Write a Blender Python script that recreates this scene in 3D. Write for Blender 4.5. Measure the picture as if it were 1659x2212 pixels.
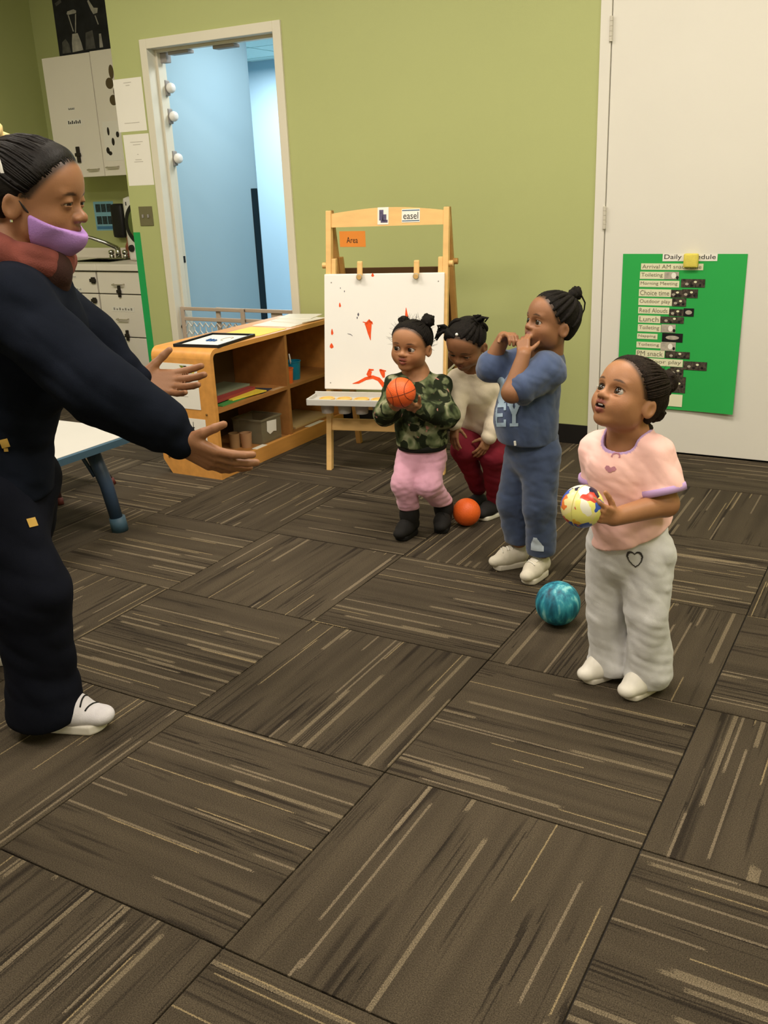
import bpy, bmesh, math, random
import numpy as np
from mathutils import Vector, Matrix
from mathutils.bvhtree import BVHTree

for _o in list(bpy.data.objects):
    bpy.data.objects.remove(_o)
SC = bpy.context.scene
COL = SC.collection

# ---------------------------------------------------------------- camera
# world: X runs along the green wall (to the right), Y into it, Z up, metres
F_PX = 2037.8
PITCH, ROLL, CAM_H, YAW = .33891, -.04269, 1.3283, -.52856
CX, CY = 829.5, 1106.0
_c, _s = math.cos(YAW), math.sin(YAW)
_M = np.array([[_c, _s, 0], [-_s, _c, 0], [0, 0, 1]])
_f0 = np.array([0, math.cos(PITCH), -math.sin(PITCH)])
_u0 = np.array([0, math.sin(PITCH), math.cos(PITCH)])
_r0 = np.array([1., 0, 0])
RT = _M @ (math.cos(ROLL) * _r0 + math.sin(ROLL) * _u0)
UP = _M @ (-math.sin(ROLL) * _r0 + math.cos(ROLL) * _u0)
FW = _M @ _f0
EYE = np.array([0, 0, CAM_H])
cd = bpy.data.cameras.new('camera')
cd.sensor_fit = 'HORIZONTAL'
cd.sensor_width = 36.0
cd.lens = F_PX / 1659 * 36.0
cd.clip_start = .05
cam = bpy.data.objects.new('camera', cd)
COL.objects.link(cam)
cam.matrix_world = Matrix(((RT[0], UP[0], -FW[0], 0), (RT[1], UP[1], -FW[1], 0), (RT[2], UP[2], -FW[2], CAM_H), (0, 0, 0, 1)))
SC.camera = cam

# ---------------------------------------------------------------- light
w = bpy.data.worlds.new('world')
SC.world = w
w.use_nodes = True
w.node_tree.nodes['Background'].inputs[0].default_value = (1, .95, .85, 1)
w.node_tree.nodes['Background'].inputs[1].default_value = .05
SC.view_settings.view_transform = 'Standard'
SC.view_settings.look = 'None'
SC.view_settings.gamma = 1
SC.view_settings.use_curve_mapping = False
SC.view_settings.exposure = 0.0

def area(name, loc, sx, sy, power, color):
    l = bpy.data.lights.new(name, 'AREA')
    l.shape = 'RECTANGLE'; l.size = sx; l.size_y = sy
    l.energy = power; l.color = color
    o = bpy.data.objects.new(name, l)
    o.location = loc
    COL.objects.link(o)
    return o

WARM = (1, .905, .785)
CEIL_Z = 3.25
PANELS = [(-.9, 2.7, .86), (-.9, .4, .62), (1.2, 2.7, .62), (1.2, .4, .55), (-3.2, 2.5, .66), (-3.2, .4, .55), (-5.1, 2.2, .5)]  # last panel is an unseen extra, added to brighten the niche cabinets
for _x, _y, _k in PANELS:
    area('lamp_ceiling', (_x, _y, CEIL_Z - .06), 1.15, .55, 62 * _k, WARM)
area('lamp_hall', (-5.2, 7.0, 2.36), 1.1, 1.1, 92, (.93, .98, 1))
area('lamp_hall', (-3.5, 5.25, 2.36), .5, .5, 19, (.93, .98, 1))

# ---------------------------------------------------------------- pixel -> place (real planes)
def ray(x, y):
    return FW + RT * ((x - CX) / F_PX) - UP * ((y - CY) / F_PX)
def onz(x, y, z=0.):
    d = ray(x, y); return EYE + d * ((z - CAM_H) / d[2])
def onY(x, y, Y):
    d = ray(x, y); return EYE + d * (Y / d[1])
def onX(x, y, X):
    d = ray(x, y); return EYE + d * (X / d[0])
def nrm(v):
    v = np.asarray(v, float); return v / np.linalg.norm(v)
ZV = np.array([0, 0, 1.])
NH = nrm([FW[0], FW[1], 0])          # away from the camera, level
TW = -NH                              # towards the camera, level
RG = nrm([-NH[1] * -1, -NH[0], 0])    # to the right, level
if RG @ RT < 0: RG = -RG

# ---------------------------------------------------------------- objects
def thing(name, label, cat, loc=(0, 0, 0), group=None):
    o = bpy.data.objects.new(name, None)
    o.empty_display_size = .05
    COL.objects.link(o)
    o.location = loc
    o['label'] = label; o['category'] = cat
    if group: o['group'] = group
    return o
def tag(o, label, cat, group=None):
    o['label'] = label; o['category'] = cat
    if group: o['group'] = group
    return o
def struct(o):
    o['kind'] = 'structure'; return o
def wloc(o):
    p = Vector((0, 0, 0))
    while o is not None:
        p = p + Vector(o.location); o = o.parent
    return p
def link(name, verts, faces, m, parent=None, smooth=False, base=None):
    """world-space verts -> one mesh object"""
    me = bpy.data.meshes.new(name)
    v = np.asarray(verts, float).reshape(-1, 3)
    o0 = np.array(wloc(parent)) if parent is not None else np.zeros(3)
    if parent is None and base is not None: o0 = np.array(base, float)
    v = v - o0
    if isinstance(faces, np.ndarray) and faces.ndim == 2:
        n, k = faces.shape
        me.vertices.add(len(v)); me.vertices.foreach_set('co', v.ravel())
        me.loops.add(n * k); me.loops.foreach_set('vertex_index', faces.ravel().astype(np.int32))
        me.polygons.add(n)
        me.polygons.foreach_set('loop_start', np.arange(0, n * k, k, dtype=np.int32))
        me.polygons.foreach_set('loop_total', np.full(n, k, dtype=np.int32))
        me.update(calc_edges=True); me.validate()
    else:
        me.from_pydata([tuple(x) for x in v], [], [list(map(int, f)) for f in faces])
        me.update()
    if smooth:
        me.polygons.foreach_set('use_smooth', np.ones(len(me.polygons), dtype=bool))
    if m is not None: me.materials.append(m)
    o = bpy.data.objects.new(name, me)
    COL.objects.link(o)
    if parent is not None: o.parent = parent
    elif base is not None: o.location = base
    return o

class MB:
    """collects shapes into one mesh"""
    def __init__(s): s.v = []; s.f = []
    def add(s, v, f):
        n = len(s.v); s.v += [tuple(x) for x in v]; s.f += [[i + n for i in g] for g in f]; return s
    def box(s, lo, hi, bev=0., T=None):
        bm = bmesh.new()
        bmesh.ops.create_cube(bm, size=1)
        lo = np.array(lo, float); hi = np.array(hi, float)
        for v in bm.verts:
            v.co = Vector([(lo[i] + hi[i]) / 2 + v.co[i] * (hi[i] - lo[i]) for i in range(3)])
        if bev > 0:
            bev = min(bev, .45 * float((hi - lo).min()))
            bmesh.ops.bevel(bm, geom=list(bm.edges), offset=bev, segments=2, profile=.6, affect='EDGES')
        bm.verts.index_update()
        vs = [np.array(v.co) for v in bm.verts]
        if T is not None: vs = [T(p) for p in vs]
        s.add(vs, [[v.index for v in f.verts] for f in bm.faces]); bm.free(); return s
    def prism(s, poly, vec):
        """closed outline (3-d points) pushed along vec"""
        n = len(poly); vec = np.array(vec, float)
        v = [np.array(p, float) for p in poly] + [np.array(p, float) + vec for p in poly]
        f = [list(range(n))[::-1], list(range(n, 2 * n))] + [[i, (i + 1) % n, n + (i + 1) % n, n + i] for i in range(n)]
        return s.add(v, f)
    def tube(s, pts, r, n=10, cap=True):
        pts = [np.array(p, float) for p in pts]
        rr = r if hasattr(r, '__len__') else [r] * len(pts)
        vs = []; prev = None
        for i, p in enumerate(pts):
            d = nrm(pts[min(i + 1, len(pts) - 1)] - pts[max(i - 1, 0)])
            if prev is None:
                a = np.array([0, 0, 1.]) if abs(d[2]) < .9 else np.array([1., 0, 0])
            else: a = prev
            x = nrm(a - d * (a @ d)); y = np.cross(d, x); prev = x
            for k in range(n):
                t = 2 * math.pi * k / n
                vs.append(p + rr[i] * (math.cos(t) * x + math.sin(t) * y))
        m = len(pts)
        f = [[i * n + k, i * n + (k + 1) % n, (i + 1) * n + (k + 1) % n, (i + 1) * n + k] for i in range(m - 1) for k in range(n)]
        if cap: f += [list(range(n))[::-1], [(m - 1) * n + k for k in range(n)]]
        return s.add(vs, f)
    def lathe(s, prof, c, n=24, axis=2, up=None):
        """prof: (radius, height) pairs, turned about a vertical axis at c"""
        c = np.array(c, float); A = ZV if up is None else nrm(up)
        a = np.array([1., 0, 0]) if abs(A[0]) < .9 else np.array([0, 1., 0])
        X = nrm(a - A * (a @ A)); Y = np.cross(A, X)
        vs = []
        for r, h in prof:
            for k in range(n):
                t = 2 * math.pi * k / n
                vs.append(c + A * h + r * (math.cos(t) * X + math.sin(t) * Y))
        m = len(prof)
        f = [[i * n + k, i * n + (k + 1) % n, (i + 1) * n + (k + 1) % n, (i + 1) * n + k] for i in range(m - 1) for k in range(n)]
        f += [list(range(n))[::-1], [(m - 1) * n + k for k in range(n)]]
        return s.add(vs, f)
    def build(s, name, m, parent=None, smooth=False, base=None):
        return link(name, s.v, s.f, m, parent, smooth, base)

def box(name, lo, hi, m, parent=None, bev=.003, base=None):
    return MB().box(lo, hi, bev).build(name, m, parent, base=base)

def auto_smooth(o, ang=40):
    me = o.data
    bm = bmesh.new(); bm.from_mesh(me)
    for f in bm.faces: f.smooth = True
    for e in bm.edges:
        if len(e.link_faces) == 2: e.smooth = e.calc_face_angle(0) < math.radians(ang)
    bm.to_mesh(me); bm.free()
    return o

# ---------------------------------------------------------------- materials
MATS = {}
def srgb(r, g, b):
    def c(u):
        u /= 255.
        return u / 12.92 if u <= .04045 else ((u + .055) / 1.055) ** 2.4
    return (c(r), c(g), c(b))
def mat(name, col, rough=.6, var=.06, vscale=8., bump=0., bscale=200., spec=.3, metal=0., detail=3., sheen=0., trans=0., alpha=1., attr=None, stretch=None, sub=0., rotz=0.):
    if name in MATS: return MATS[name]
    m = bpy.data.materials.new(name); m.use_nodes = True
    nt = m.node_tree; n = nt.nodes; L = nt.links
    b = n['Principled BSDF']
    b.inputs['Roughness'].default_value = rough
    b.inputs['Specular IOR Level'].default_value = spec
    b.inputs['Metallic'].default_value = metal
    if sheen: b.inputs['Sheen Weight'].default_value = sheen
    if trans: b.inputs['Transmission Weight'].default_value = trans
    if alpha < 1: b.inputs['Alpha'].default_value = alpha
    if sub:
        b.inputs['Subsurface Weight'].default_value = sub
        b.inputs['Subsurface Radius'].default_value = (.6, .25, .12)
        b.inputs['Subsurface Scale'].default_value = .01
    tc = n.new('ShaderNodeTexCoord')
    src = tc.outputs['Object']
    if stretch:
        mp = n.new('ShaderNodeMapping'); mp.inputs['Scale'].default_value = stretch
        mp.inputs['Rotation'].default_value = (0, 0, rotz)
        L.new(src, mp.inputs[0]); src = mp.outputs[0]
    if attr:
        at = n.new('ShaderNodeAttribute'); at.attribute_name = attr
        base = at.outputs['Color']
    else:
        rgb = n.new('ShaderNodeRGB'); rgb.outputs[0].default_value = (*col, 1); base = rgb.outputs[0]
    if var > 0:
        ns = n.new('ShaderNodeTexNoise'); ns.inputs['Scale'].default_value = vscale; ns.inputs['Detail'].default_value = detail
        L.new(src, ns.inputs['Vector'])
        mr = n.new('ShaderNodeMapRange')
        mr.inputs['From Min'].default_value = .3; mr.inputs['From Max'].default_value = .7
        mr.inputs['To Min'].default_value = 1 - var; mr.inputs['To Max'].default_value = 1 + var
        L.new(ns.outputs['Fac'], mr.inputs['Value'])
        mu = n.new('ShaderNodeVectorMath'); mu.operation = 'SCALE'
        L.new(base, mu.inputs[0]); L.new(mr.outputs[0], mu.inputs['Scale'])
        base = mu.outputs[0]
    L.new(base, b.inputs['Base Color'])
    if bump > 0:
        n2 = n.new('ShaderNodeTexNoise'); n2.inputs['Scale'].default_value = bscale; n2.inputs['Detail'].default_value = 2
        L.new(src, n2.inputs['Vector'])
        bp = n.new('ShaderNodeBump'); bp.inputs['Strength'].default_value = bump; bp.inputs['Distance'].default_value = .004
        L.new(n2.outputs['Fac'], bp.inputs['Height']); L.new(bp.outputs[0], b.inputs['Normal'])
    MATS[name] = m
    return m
def glow(name, col, strength):
    m = bpy.data.materials.new(name); m.use_nodes = True
    n = m.node_tree.nodes; n.clear()
    e = n.new('ShaderNodeEmission'); e.inputs[0].default_value = (*col, 1); e.inputs[1].default_value = strength
    o = n.new('ShaderNodeOutputMaterial'); m.node_tree.links.new(e.outputs[0], o.inputs[0])
    return m

# ---------------------------------------------------------------- lettering (flat print)
def text_geo(body, size):
    c = bpy.data.curves.new('t', 'FONT'); c.body = body; c.size = size; c.resolution_u = 3
    c.align_x = 'CENTER'; c.align_y = 'CENTER'
    o = bpy.data.objects.new('t', c); COL.objects.link(o)
    dg = bpy.context.evaluated_depsgraph_get()
    me = bpy.data.meshes.new_from_object(o.evaluated_get(dg))
    v = np.array([x.co[:] for x in me.vertices]).reshape(-1, 3); f = [list(p.vertices) for p in me.polygons]
    bpy.data.objects.remove(o); bpy.data.curves.remove(c); bpy.data.meshes.remove(me)
    return v, f
def text(name, body, c, X, Y, w, h, m, parent, off=.0006):
    v, f = text_geo(body, 1.)
    lo, hi = v.min(0), v.max(0)
    c = np.array(c, float); X = nrm(X); Y = nrm(Y); N = np.cross(X, Y)
    P = [c + X * ((p[0] - (lo[0] + hi[0]) / 2) / (hi[0] - lo[0]) * w) + Y * ((p[1] - (lo[1] + hi[1]) / 2) / (hi[1] - lo[1]) * h) + N * off for p in v]
    return link(name, P, f, m, parent)
def card(name, c, X, Y, w, h, m, parent=None, t=.0006, base=None, jit=None):
    """thin sheet centred on c, back face at c"""
    c = np.array(c, float); X = nrm(X); Y = nrm(Y); N = np.cross(X, Y)
    q = [c - X * w / 2 - Y * h / 2, c + X * w / 2 - Y * h / 2, c + X * w / 2 + Y * h / 2, c - X * w / 2 + Y * h / 2]
    return MB().prism(q, N * t).build(name, m, parent, base=base)

# ---------------------------------------------------------------- signed-distance modelling
class Prim:
    __slots__ = ('f', 'lo', 'hi', 'k')
    def __init__(s, f, lo, hi, k=None): s.f = f; s.lo = np.asarray(lo, float); s.hi = np.asarray(hi, float); s.k = k
def rc(a, b, ra, rb, flat=None, k=None):
    """tapered limb; flat=(axis, factor) squeezes the section along axis"""
    a = np.asarray(a, np.float32); b = np.asarray(b, np.float32)
    ba = b - a; l2 = float(ba @ ba) + 1e-12
    def f(P):
        p = P - a
        if flat is not None:
            ax = np.asarray(flat[0], np.float32); p2 = p - (p @ ax)[:, None] * ax * np.float32(1 - flat[1])
        else: p2 = p
        t = np.clip((p @ ba) / l2, 0, 1).astype(np.float32)
        q = p2 - t[:, None] * ba
        if flat is not None:
            bb = ba - ax * (ba @ ax) * np.float32(1 - flat[1]); q = p2 - t[:, None] * bb
        return np.sqrt((q * q).sum(1)) - (ra + (rb - ra) * t)
    R = max(ra, rb) * (1.0 if flat is None else max(1., 1. / flat[1]))
    return Prim(f, np.minimum(a, b) - R, np.maximum(a, b) + R, k)
def ell(c, r, R=None, k=None):
    c = np.asarray(c, np.float32); r = np.asarray(r, np.float32)
    Rm = None if R is None else np.asarray(R, np.float32)      # rows = local axes
    def f(P):
        p = P - c
        if Rm is not None: p = p @ Rm.T
        k0 = np.sqrt(((p / r) ** 2).sum(1)); k1 = np.sqrt(((p / (r * r)) ** 2).sum(1)) + 1e-9
        return k0 * (k0 - 1) / k1
    m = float(r.max())
    return Prim(f, c - m, c + m, k)
def smin(a, b, k):
    h = np.clip(.5 + .5 * (b - a) / k, 0, 1)
    return b + (a - b) * h - k * h * (1 - h)
def smax(a, b, k): return -smin(-a, -b, k)
def union(prims, k, margin=.03):
    def f(P, coarse=False):
        d = np.full(len(P), 9., np.float32)
        for p in prims:
            kk = p.k if p.k is not None else k
            if coarse:
                d = smin(d, p.f(P), kk)
            else:
                m = np.all((P > p.lo - margin - kk) & (P < p.hi + margin + kk), 1)
                if m.any():
                    d[m] = smin(d[m], p.f(P[m]), kk)
        return d
    f.lo = np.min([p.lo for p in prims], 0); f.hi = np.max([p.hi for p in prims], 0)
    return f
def mesh_field(f, lo, hi, h):
    """surface nets over a sparse grid -> verts, quads"""
    B = 8
    lo = np.asarray(lo, float) - 2 * h; hi = np.asarray(hi, float) + 2 * h
    nb = np.ceil((hi - lo) / (h * B)).astype(int)
    g = np.stack(np.meshgrid(*[np.arange(n) for n in nb], indexing='ij'), -1).reshape(-1, 3)
    cen = (lo + (g + .5) * (h * B)).astype(np.float32)
    dc = f(cen, True)
    keep = np.abs(dc) < .87 * B * h * 1.35
    D = np.repeat(np.repeat(np.repeat(np.where(dc < 0, -1., 1.).reshape(nb).astype(np.float32), B, 0), B, 1), B, 2)
    K = np.repeat(np.repeat(np.repeat(keep.reshape(nb), B, 0), B, 1), B, 2)
    idx = np.argwhere(K)
    P = (lo + idx * h).astype(np.float32)
    out = np.empty(len(P), np.float32)
    for s in range(0, len(P), 400000): out[s:s + 400000] = f(P[s:s + 400000], False)
    D[K] = out
    S = D < 0
    nx, ny, nz = D.shape
    sl = lambda a, i, j, k: a[i:nx - 1 + i, j:ny - 1 + j, k:nz - 1 + k]
    cnt = np.zeros((nx - 1, ny - 1, nz - 1), np.int8)
    for i in (0, 1):
        for j in (0, 1):
            for k in (0, 1): cnt += sl(S, i, j, k)
    act = (cnt > 0) & (cnt < 8)
    ci = np.argwhere(act)
    corner = {}
    for i in (0, 1):
        for j in (0, 1):
            for k in (0, 1): corner[i, j, k] = D[ci[:, 0] + i, ci[:, 1] + j, ci[:, 2] + k]
    acc = np.zeros((len(ci), 3)); num = np.zeros(len(ci))
    for ax in range(3):
        for u in (0, 1):
            for v in (0, 1):
                c0 = [0, 0, 0]; o2 = [x for x in range(3) if x != ax]
                c0[o2[0]] = u; c0[o2[1]] = v; c1 = list(c0); c1[ax] = 1
                a = corner[tuple(c0)]; b = corner[tuple(c1)]
                m = (a < 0) != (b < 0)
                t = np.where(m, a / np.where(m, a - b, 1), 0)
                p = np.zeros((len(ci), 3)); p[:, o2[0]] = u; p[:, o2[1]] = v; p[:, ax] = t
                acc += p * m[:, None]; num += m
    V = lo + (ci + acc / num[:, None]) * h
    im = np.full(act.shape, -1, np.int32); im[act] = np.arange(len(ci))
    Q = []
    for ax in range(3):
        o1, o2 = (ax + 1) % 3, (ax + 2) % 3
        a = S; sh = [slice(None)] * 3; sh2 = [slice(None)] * 3
        sh[ax] = slice(0, -1); sh2[ax] = slice(1, None)
        e = a[tuple(sh)] != a[tuple(sh2)]
        p = np.argwhere(e)
        p = p[(p[:, o1] > 0) & (p[:, o2] > 0) & (p[:, o1] < act.shape[o1]) & (p[:, o2] < act.shape[o2]) & (p[:, ax] < act.shape[ax])]
        neg = a[p[:, 0], p[:, 1], p[:, 2]]
        def at(d1, d2):
            q = p.copy(); q[:, o1] -= d1; q[:, o2] -= d2
            return im[q[:, 0], q[:, 1], q[:, 2]]
        quad = np.stack([at(1, 1), at(0, 1), at(0, 0), at(1, 0)], 1)
        quad = np.where(neg[:, None], quad, quad[:, ::-1])
        Q.append(quad[(quad >= 0).all(1)])
    return V, np.concatenate(Q)
def sdf_obj(name, f, h, m, parent, lo=None, hi=None, col=None, pad=.01, disp=None):
    V, Q = mesh_field(f, (f.lo if lo is None else lo) - pad, (f.hi if hi is None else hi) + pad, h)
    if disp is not None: V = disp(V)
    o = link(name, V, Q, m, parent, smooth=True)
    if col is not None:
        c = col(V)
        at = o.data.color_attributes.new('Col', 'FLOAT_COLOR', 'POINT')
        rgba = np.ones((len(V), 4), np.float32); rgba[:, :3] = c
        at.data.foreach_set('color', rgba.ravel())
    return o
def wob(P, fr, seed=0., ax=None):
    """smooth fold noise in about [-1, 1]"""
    r = np.random.RandomState(int(seed * 17) + 3)
    s = 0
    for i in range(4):
        a = r.normal(size=3); a /= np.linalg.norm(a)
        if ax is not None: a = nrm(np.asarray(ax) + .35 * a)
        b = r.normal(size=3); b /= np.linalg.norm(b)
        s = s + (1.27 - 2 * np.abs(np.sin(.5 * (P @ a * fr * (1 + .45 * i) + 1.9 * np.sin(P @ b * fr * .5 + i) + r.uniform(0, 6))))) / (1 + .6 * i)
    return s / 2.2
class Field:
    def __init__(s, fn, lo, hi): s.fn = fn; s.lo = np.asarray(lo, float); s.hi = np.asarray(hi, float)
    def __call__(s, P, coarse=False): return s.fn(P, coarse)

# ================================================================ THE ROOM
YW = 4.571            # face of the green wall
XL = -6.15            # left wall
XC = -4.395           # corner where the kitchen niche opens
YN = 5.60             # back of the niche
M_green = mat('green_paint', srgb(178, 184, 125), .55, .02, 1.5, .08, 300., spec=.25)
M_white = mat('white_paint', srgb(226, 222, 212), .45, .02, 2., .04, 120., spec=.35)
M_cream = mat('cream_frame_paint', srgb(222, 216, 198), .4, .02, 3., spec=.4)
M_blue = mat('blue_paint', srgb(166, 194, 208), .5, .02, 1.5, .05, 250.)
M_black = mat('black_rubber', srgb(24, 22, 20), .55, .1, 20.)
M_ceil = mat('ceiling_white', srgb(225, 222, 212), .8, .03, 40., .2, 150.)
M_tileceil = mat('hall_ceiling_tile', srgb(196, 226, 222), .8, .03, 60., .2, 150.)
M_grid = mat('ceiling_grid', srgb(150, 180, 180), .5, .02)

def node_math(nt, op, a, b=None, c=None):
    n = nt.nodes.new('ShaderNodeMath'); n.operation = op
    for i, x in enumerate((a, b, c)):
        if x is None: continue
        if isinstance(x, (int, float)): n.inputs[i].default_value = x
        else: nt.links.new(x, n.inputs[i])
    return n.outputs[0]
def carpet_mat():
    m = bpy.data.materials.new('carpet_tile'); m.use_nodes = True
    nt = m.node_tree; N = nt.nodes; L = nt.links
    b = N['Principled BSDF']; b.inputs['Roughness'].default_value = .95; b.inputs['Specular IOR Level'].default_value = .1
    tc = N.new('ShaderNodeTexCoord'); sp = N.new('ShaderNodeSeparateXYZ'); L.new(tc.outputs['Object'], sp.inputs[0])
    oi = N.new('ShaderNodeObjectInfo'); seed = node_math(nt, 'MULTIPLY', oi.outputs['Random'], 97.)
    x, y = sp.outputs[0], sp.outputs[1]
    def wn(a, bb, c):
        cb = N.new('ShaderNodeCombineXYZ')
        for i, q in enumerate((a, bb, c)):
            if isinstance(q, (int, float)): cb.inputs[i].default_value = q
            else: L.new(q, cb.inputs[i])
        w = N.new('ShaderNodeTexWhiteNoise'); w.noise_dimensions = '3D'; L.new(cb.outputs[0], w.inputs['Vector'])
        return w.outputs['Value']
    # ragged wander of the yarn
    nz = N.new('ShaderNodeTexNoise'); nz.inputs['Scale'].default_value = 330.; L.new(tc.outputs['Object'], nz.inputs['Vector'])
    wv = node_math(nt, 'SUBTRACT', nz.outputs['Fac'], .5)
    xw = node_math(nt, 'ADD', x, node_math(nt, 'MULTIPLY', wv, .005))
    yw = node_math(nt, 'ADD', y, node_math(nt, 'MULTIPLY', wv, .06))
    def layer(width, length, k):
        row = node_math(nt, 'FLOOR', node_math(nt, 'DIVIDE', xw, width))
        off = wn(row, node_math(nt, 'ADD', seed, k), 3.1 + k)
        ln = node_math(nt, 'MULTIPLY_ADD', off, length * .7, length * .6)
        seg = node_math(nt, 'FLOOR', node_math(nt, 'ADD', node_math(nt, 'DIVIDE', yw, ln), node_math(nt, 'MULTIPLY', off, 7.)))
        return wn(row, seg, node_math(nt, 'ADD', seed, 11.7 * k))
    def soft(sx, sy, k):
        cb = N.new('ShaderNodeCombineXYZ'); L.new(node_math(nt, 'MULTIPLY', xw, sx), cb.inputs[0]); L.new(node_math(nt, 'MULTIPLY', yw, sy), cb.inputs[1]); L.new(node_math(nt, 'ADD', seed, k), cb.inputs[2])
        q = N.new('ShaderNodeTexNoise'); q.inputs['Scale'].default_value = 1.; q.inputs['Detail'].default_value = 1.; L.new(cb.outputs[0], q.inputs['Vector']); return q.outputs['Fac']
    def step(v, a, b_, k=1.):
        r = N.new('ShaderNodeMapRange'); r.inputs['From Min'].default_value = a; r.inputs['From Max'].default_value = b_; r.inputs['To Max'].default_value = k; L.new(v, r.inputs['Value']); return r.outputs[0]
    wide = layer(.011, .50, 1.); mid = layer(.0062, .50, 2.); fine = layer(.0034, .36, 3.)
    def col(r, g, bl):
        c = N.new('ShaderNodeRGB'); c.outputs[0].default_value = (*srgb(r, g, bl), 1); return c.outputs[0]
    def mix(fac, a, bb):
        mx = N.new('ShaderNodeMix'); mx.data_type = 'RGBA'
        L.new(fac, mx.inputs[0]); L.new(a, mx.inputs[6]); L.new(bb, mx.inputs[7]); return mx.outputs[2]
    def both(a, b_): return node_math(nt, 'MULTIPLY', a, b_)
    base = mix(step(soft(22., 1.3, 1.), .3, .7), col(68, 60, 49), col(80, 71, 58))
    base = mix(step(soft(34., 1.6, 7.), .63, .72, .8), base, col(40, 34, 29))
    lines = both(step(soft(17., 1.8, 13.), .52, .58), node_math(nt, 'LESS_THAN', fine, .45))
    base = mix(both(lines, step(mid, 0., 1., .85)), base, col(34, 29, 25))
    fz = step(nz.outputs['Fac'], .25, .55)
    base = mix(both(node_math(nt, 'GREATER_THAN', wide, .962), node_math(nt, 'MULTIPLY_ADD', fz, .5, .25)), base, col(128, 115, 94))
    base = mix(both(node_math(nt, 'GREATER_THAN', mid, .972), node_math(nt, 'MULTIPLY_ADD', fz, .55, .3)), base, col(126, 113, 94))
    base = mix(both(node_math(nt, 'GREATER_THAN', fine, .987), node_math(nt, 'MULTIPLY_ADD', fz, .5, .4)), base, col(146, 129, 98))
    # tuft grain
    n2 = N.new('ShaderNodeTexNoise'); n2.inputs['Scale'].default_value = 420.; n2.inputs['Detail'].default_value = 2.
    L.new(tc.outputs['Object'], n2.inputs['Vector'])
    mr = N.new('ShaderNodeMapRange'); mr.inputs['From Min'].default_value = .3; mr.inputs['From Max'].default_value = .7
    mr.inputs['To Min'].default_value = .5; mr.inputs['To Max'].default_value = 1.4; L.new(n2.outputs['Fac'], mr.inputs['Value'])
    n3 = N.new('ShaderNodeTexNoise'); n3.inputs['Scale'].default_value = 4.; L.new(tc.outputs['Object'], n3.inputs['Vector'])
    sc = node_math(nt, 'MULTIPLY', mr.outputs[0], node_math(nt, 'MULTIPLY_ADD', n3.outputs['Fac'], .3, .85))
    sc = node_math(nt, 'MULTIPLY', sc, node_math(nt, 'MULTIPLY_ADD', oi.outputs['Random'], .16, .92))
    vm = N.new('ShaderNodeVectorMath'); vm.operation = 'SCALE'; L.new(base, vm.inputs[0]); L.new(sc, vm.inputs['Scale'])
    L.new(vm.outputs[0], b.inputs['Base Color'])
    bp = N.new('ShaderNodeBump'); bp.inputs['Strength'].default_value = .7; bp.inputs['Distance'].default_value = .004
    L.new(n2.outputs['Fac'], bp.inputs['Height']); L.new(bp.outputs[0], b.inputs['Normal'])
    return m
M_carpet = carpet_mat()
XR, YF = 2.2, -2.2
floor = struct(MB().box((XL, YF, -.10), (XR, YN, -.008)).build('floor', mat('subfloor', srgb(60, 55, 50), .9)))
TS = .61
TX0, TY0 = -1.5944, 1.6373
shared = {}
_rnd = random.Random(4)
for i in range(-5, 7):
    for j in range(-8, 7):
        x0, y0 = TX0 + j * TS, TY0 + i * TS
        x1, y1 = x0 + TS, y0 + TS
        if x1 < XL + .05 or x0 > XR - .02: continue
        ylim = YW if x0 > XC - .02 else YN
        if y0 > ylim - .03: continue
        cx, cy = (x0 + x1) / 2, (y0 + y1) / 2
        lo = [max(x0, XL), y0]; hi = [min(x1, XR), min(y1, ylim)]
        if lo[0] < XC < hi[0] and y1 > YW: hi[0] = XC
        along_y = (i + j) % 2 == 0
        g = .0018
        if along_y: l, h = (lo[0] - cx + g, lo[1] - cy + g), (hi[0] - cx - g, hi[1] - cy - g)
        else:       l, h = (lo[1] - cy + g, -(hi[0] - cx) + g), (hi[1] - cy - g, -(lo[0] - cx) - g)
        key = tuple(round(q, 4) for q in l + h)
        if key not in shared:
            mb = MB().box((l[0], l[1], -.008), (h[0], h[1], 0), .0022)
            shared[key] = link('carpet_tile', mb.v, mb.f, M_carpet, floor).data
            o = [c for c in floor.children][-1]
        else:
            o = bpy.data.objects.new('carpet_tile', shared[key]); COL.objects.link(o); o.parent = floor
        o.location = (cx, cy, 0)
        o.rotation_euler = (0, 0, 0 if along_y else math.pi / 2 + (math.pi if _rnd.random() < .0 else 0))

# walls -----------------------------------------------------------
DX0, DX1, DZ = -4.11, -3.222, 2.088      # open doorway
EX0, EX1, EZ = -1.392, -.36, 2.04        # white door
WT = .12
wb = MB()
for (a, bq, z0, z1) in ((XC, DX0 - .03, 0, CEIL_Z), (DX1 + .03, EX0 - .03, 0, CEIL_Z), (EX1 + .03, XR, 0, CEIL_Z), (DX0 - .03, DX1 + .03, DZ + .03, CEIL_Z), (EX0 - .03, EX1 + .03, EZ + .03, CEIL_Z)):
    wb.box((a, YW, z0), (bq, YW + WT, z1))
struct(wb.build('wall_back', M_green))
struct(MB().box((XC, YW + WT, 0), (-4.25, 5.66, CEIL_Z)).build('wall_niche_right', M_green))
struct(MB().box((XL, YN, 0), (XC, YN + .06, CEIL_Z)).build('wall_niche_back', M_green))
struct(MB().box((XL - .1, YF, 0), (XL, YN + .06, CEIL_Z)).build('wall_left', M_green))
struct(MB().box((XR, YF, 0), (XR + .1, YW + WT, CEIL_Z)).build('wall_right', M_green))
struct(MB().box((XL - .1, YF - .1, 0), (XR + .1, YF, CEIL_Z)).build('wall_front', M_white))
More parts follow.
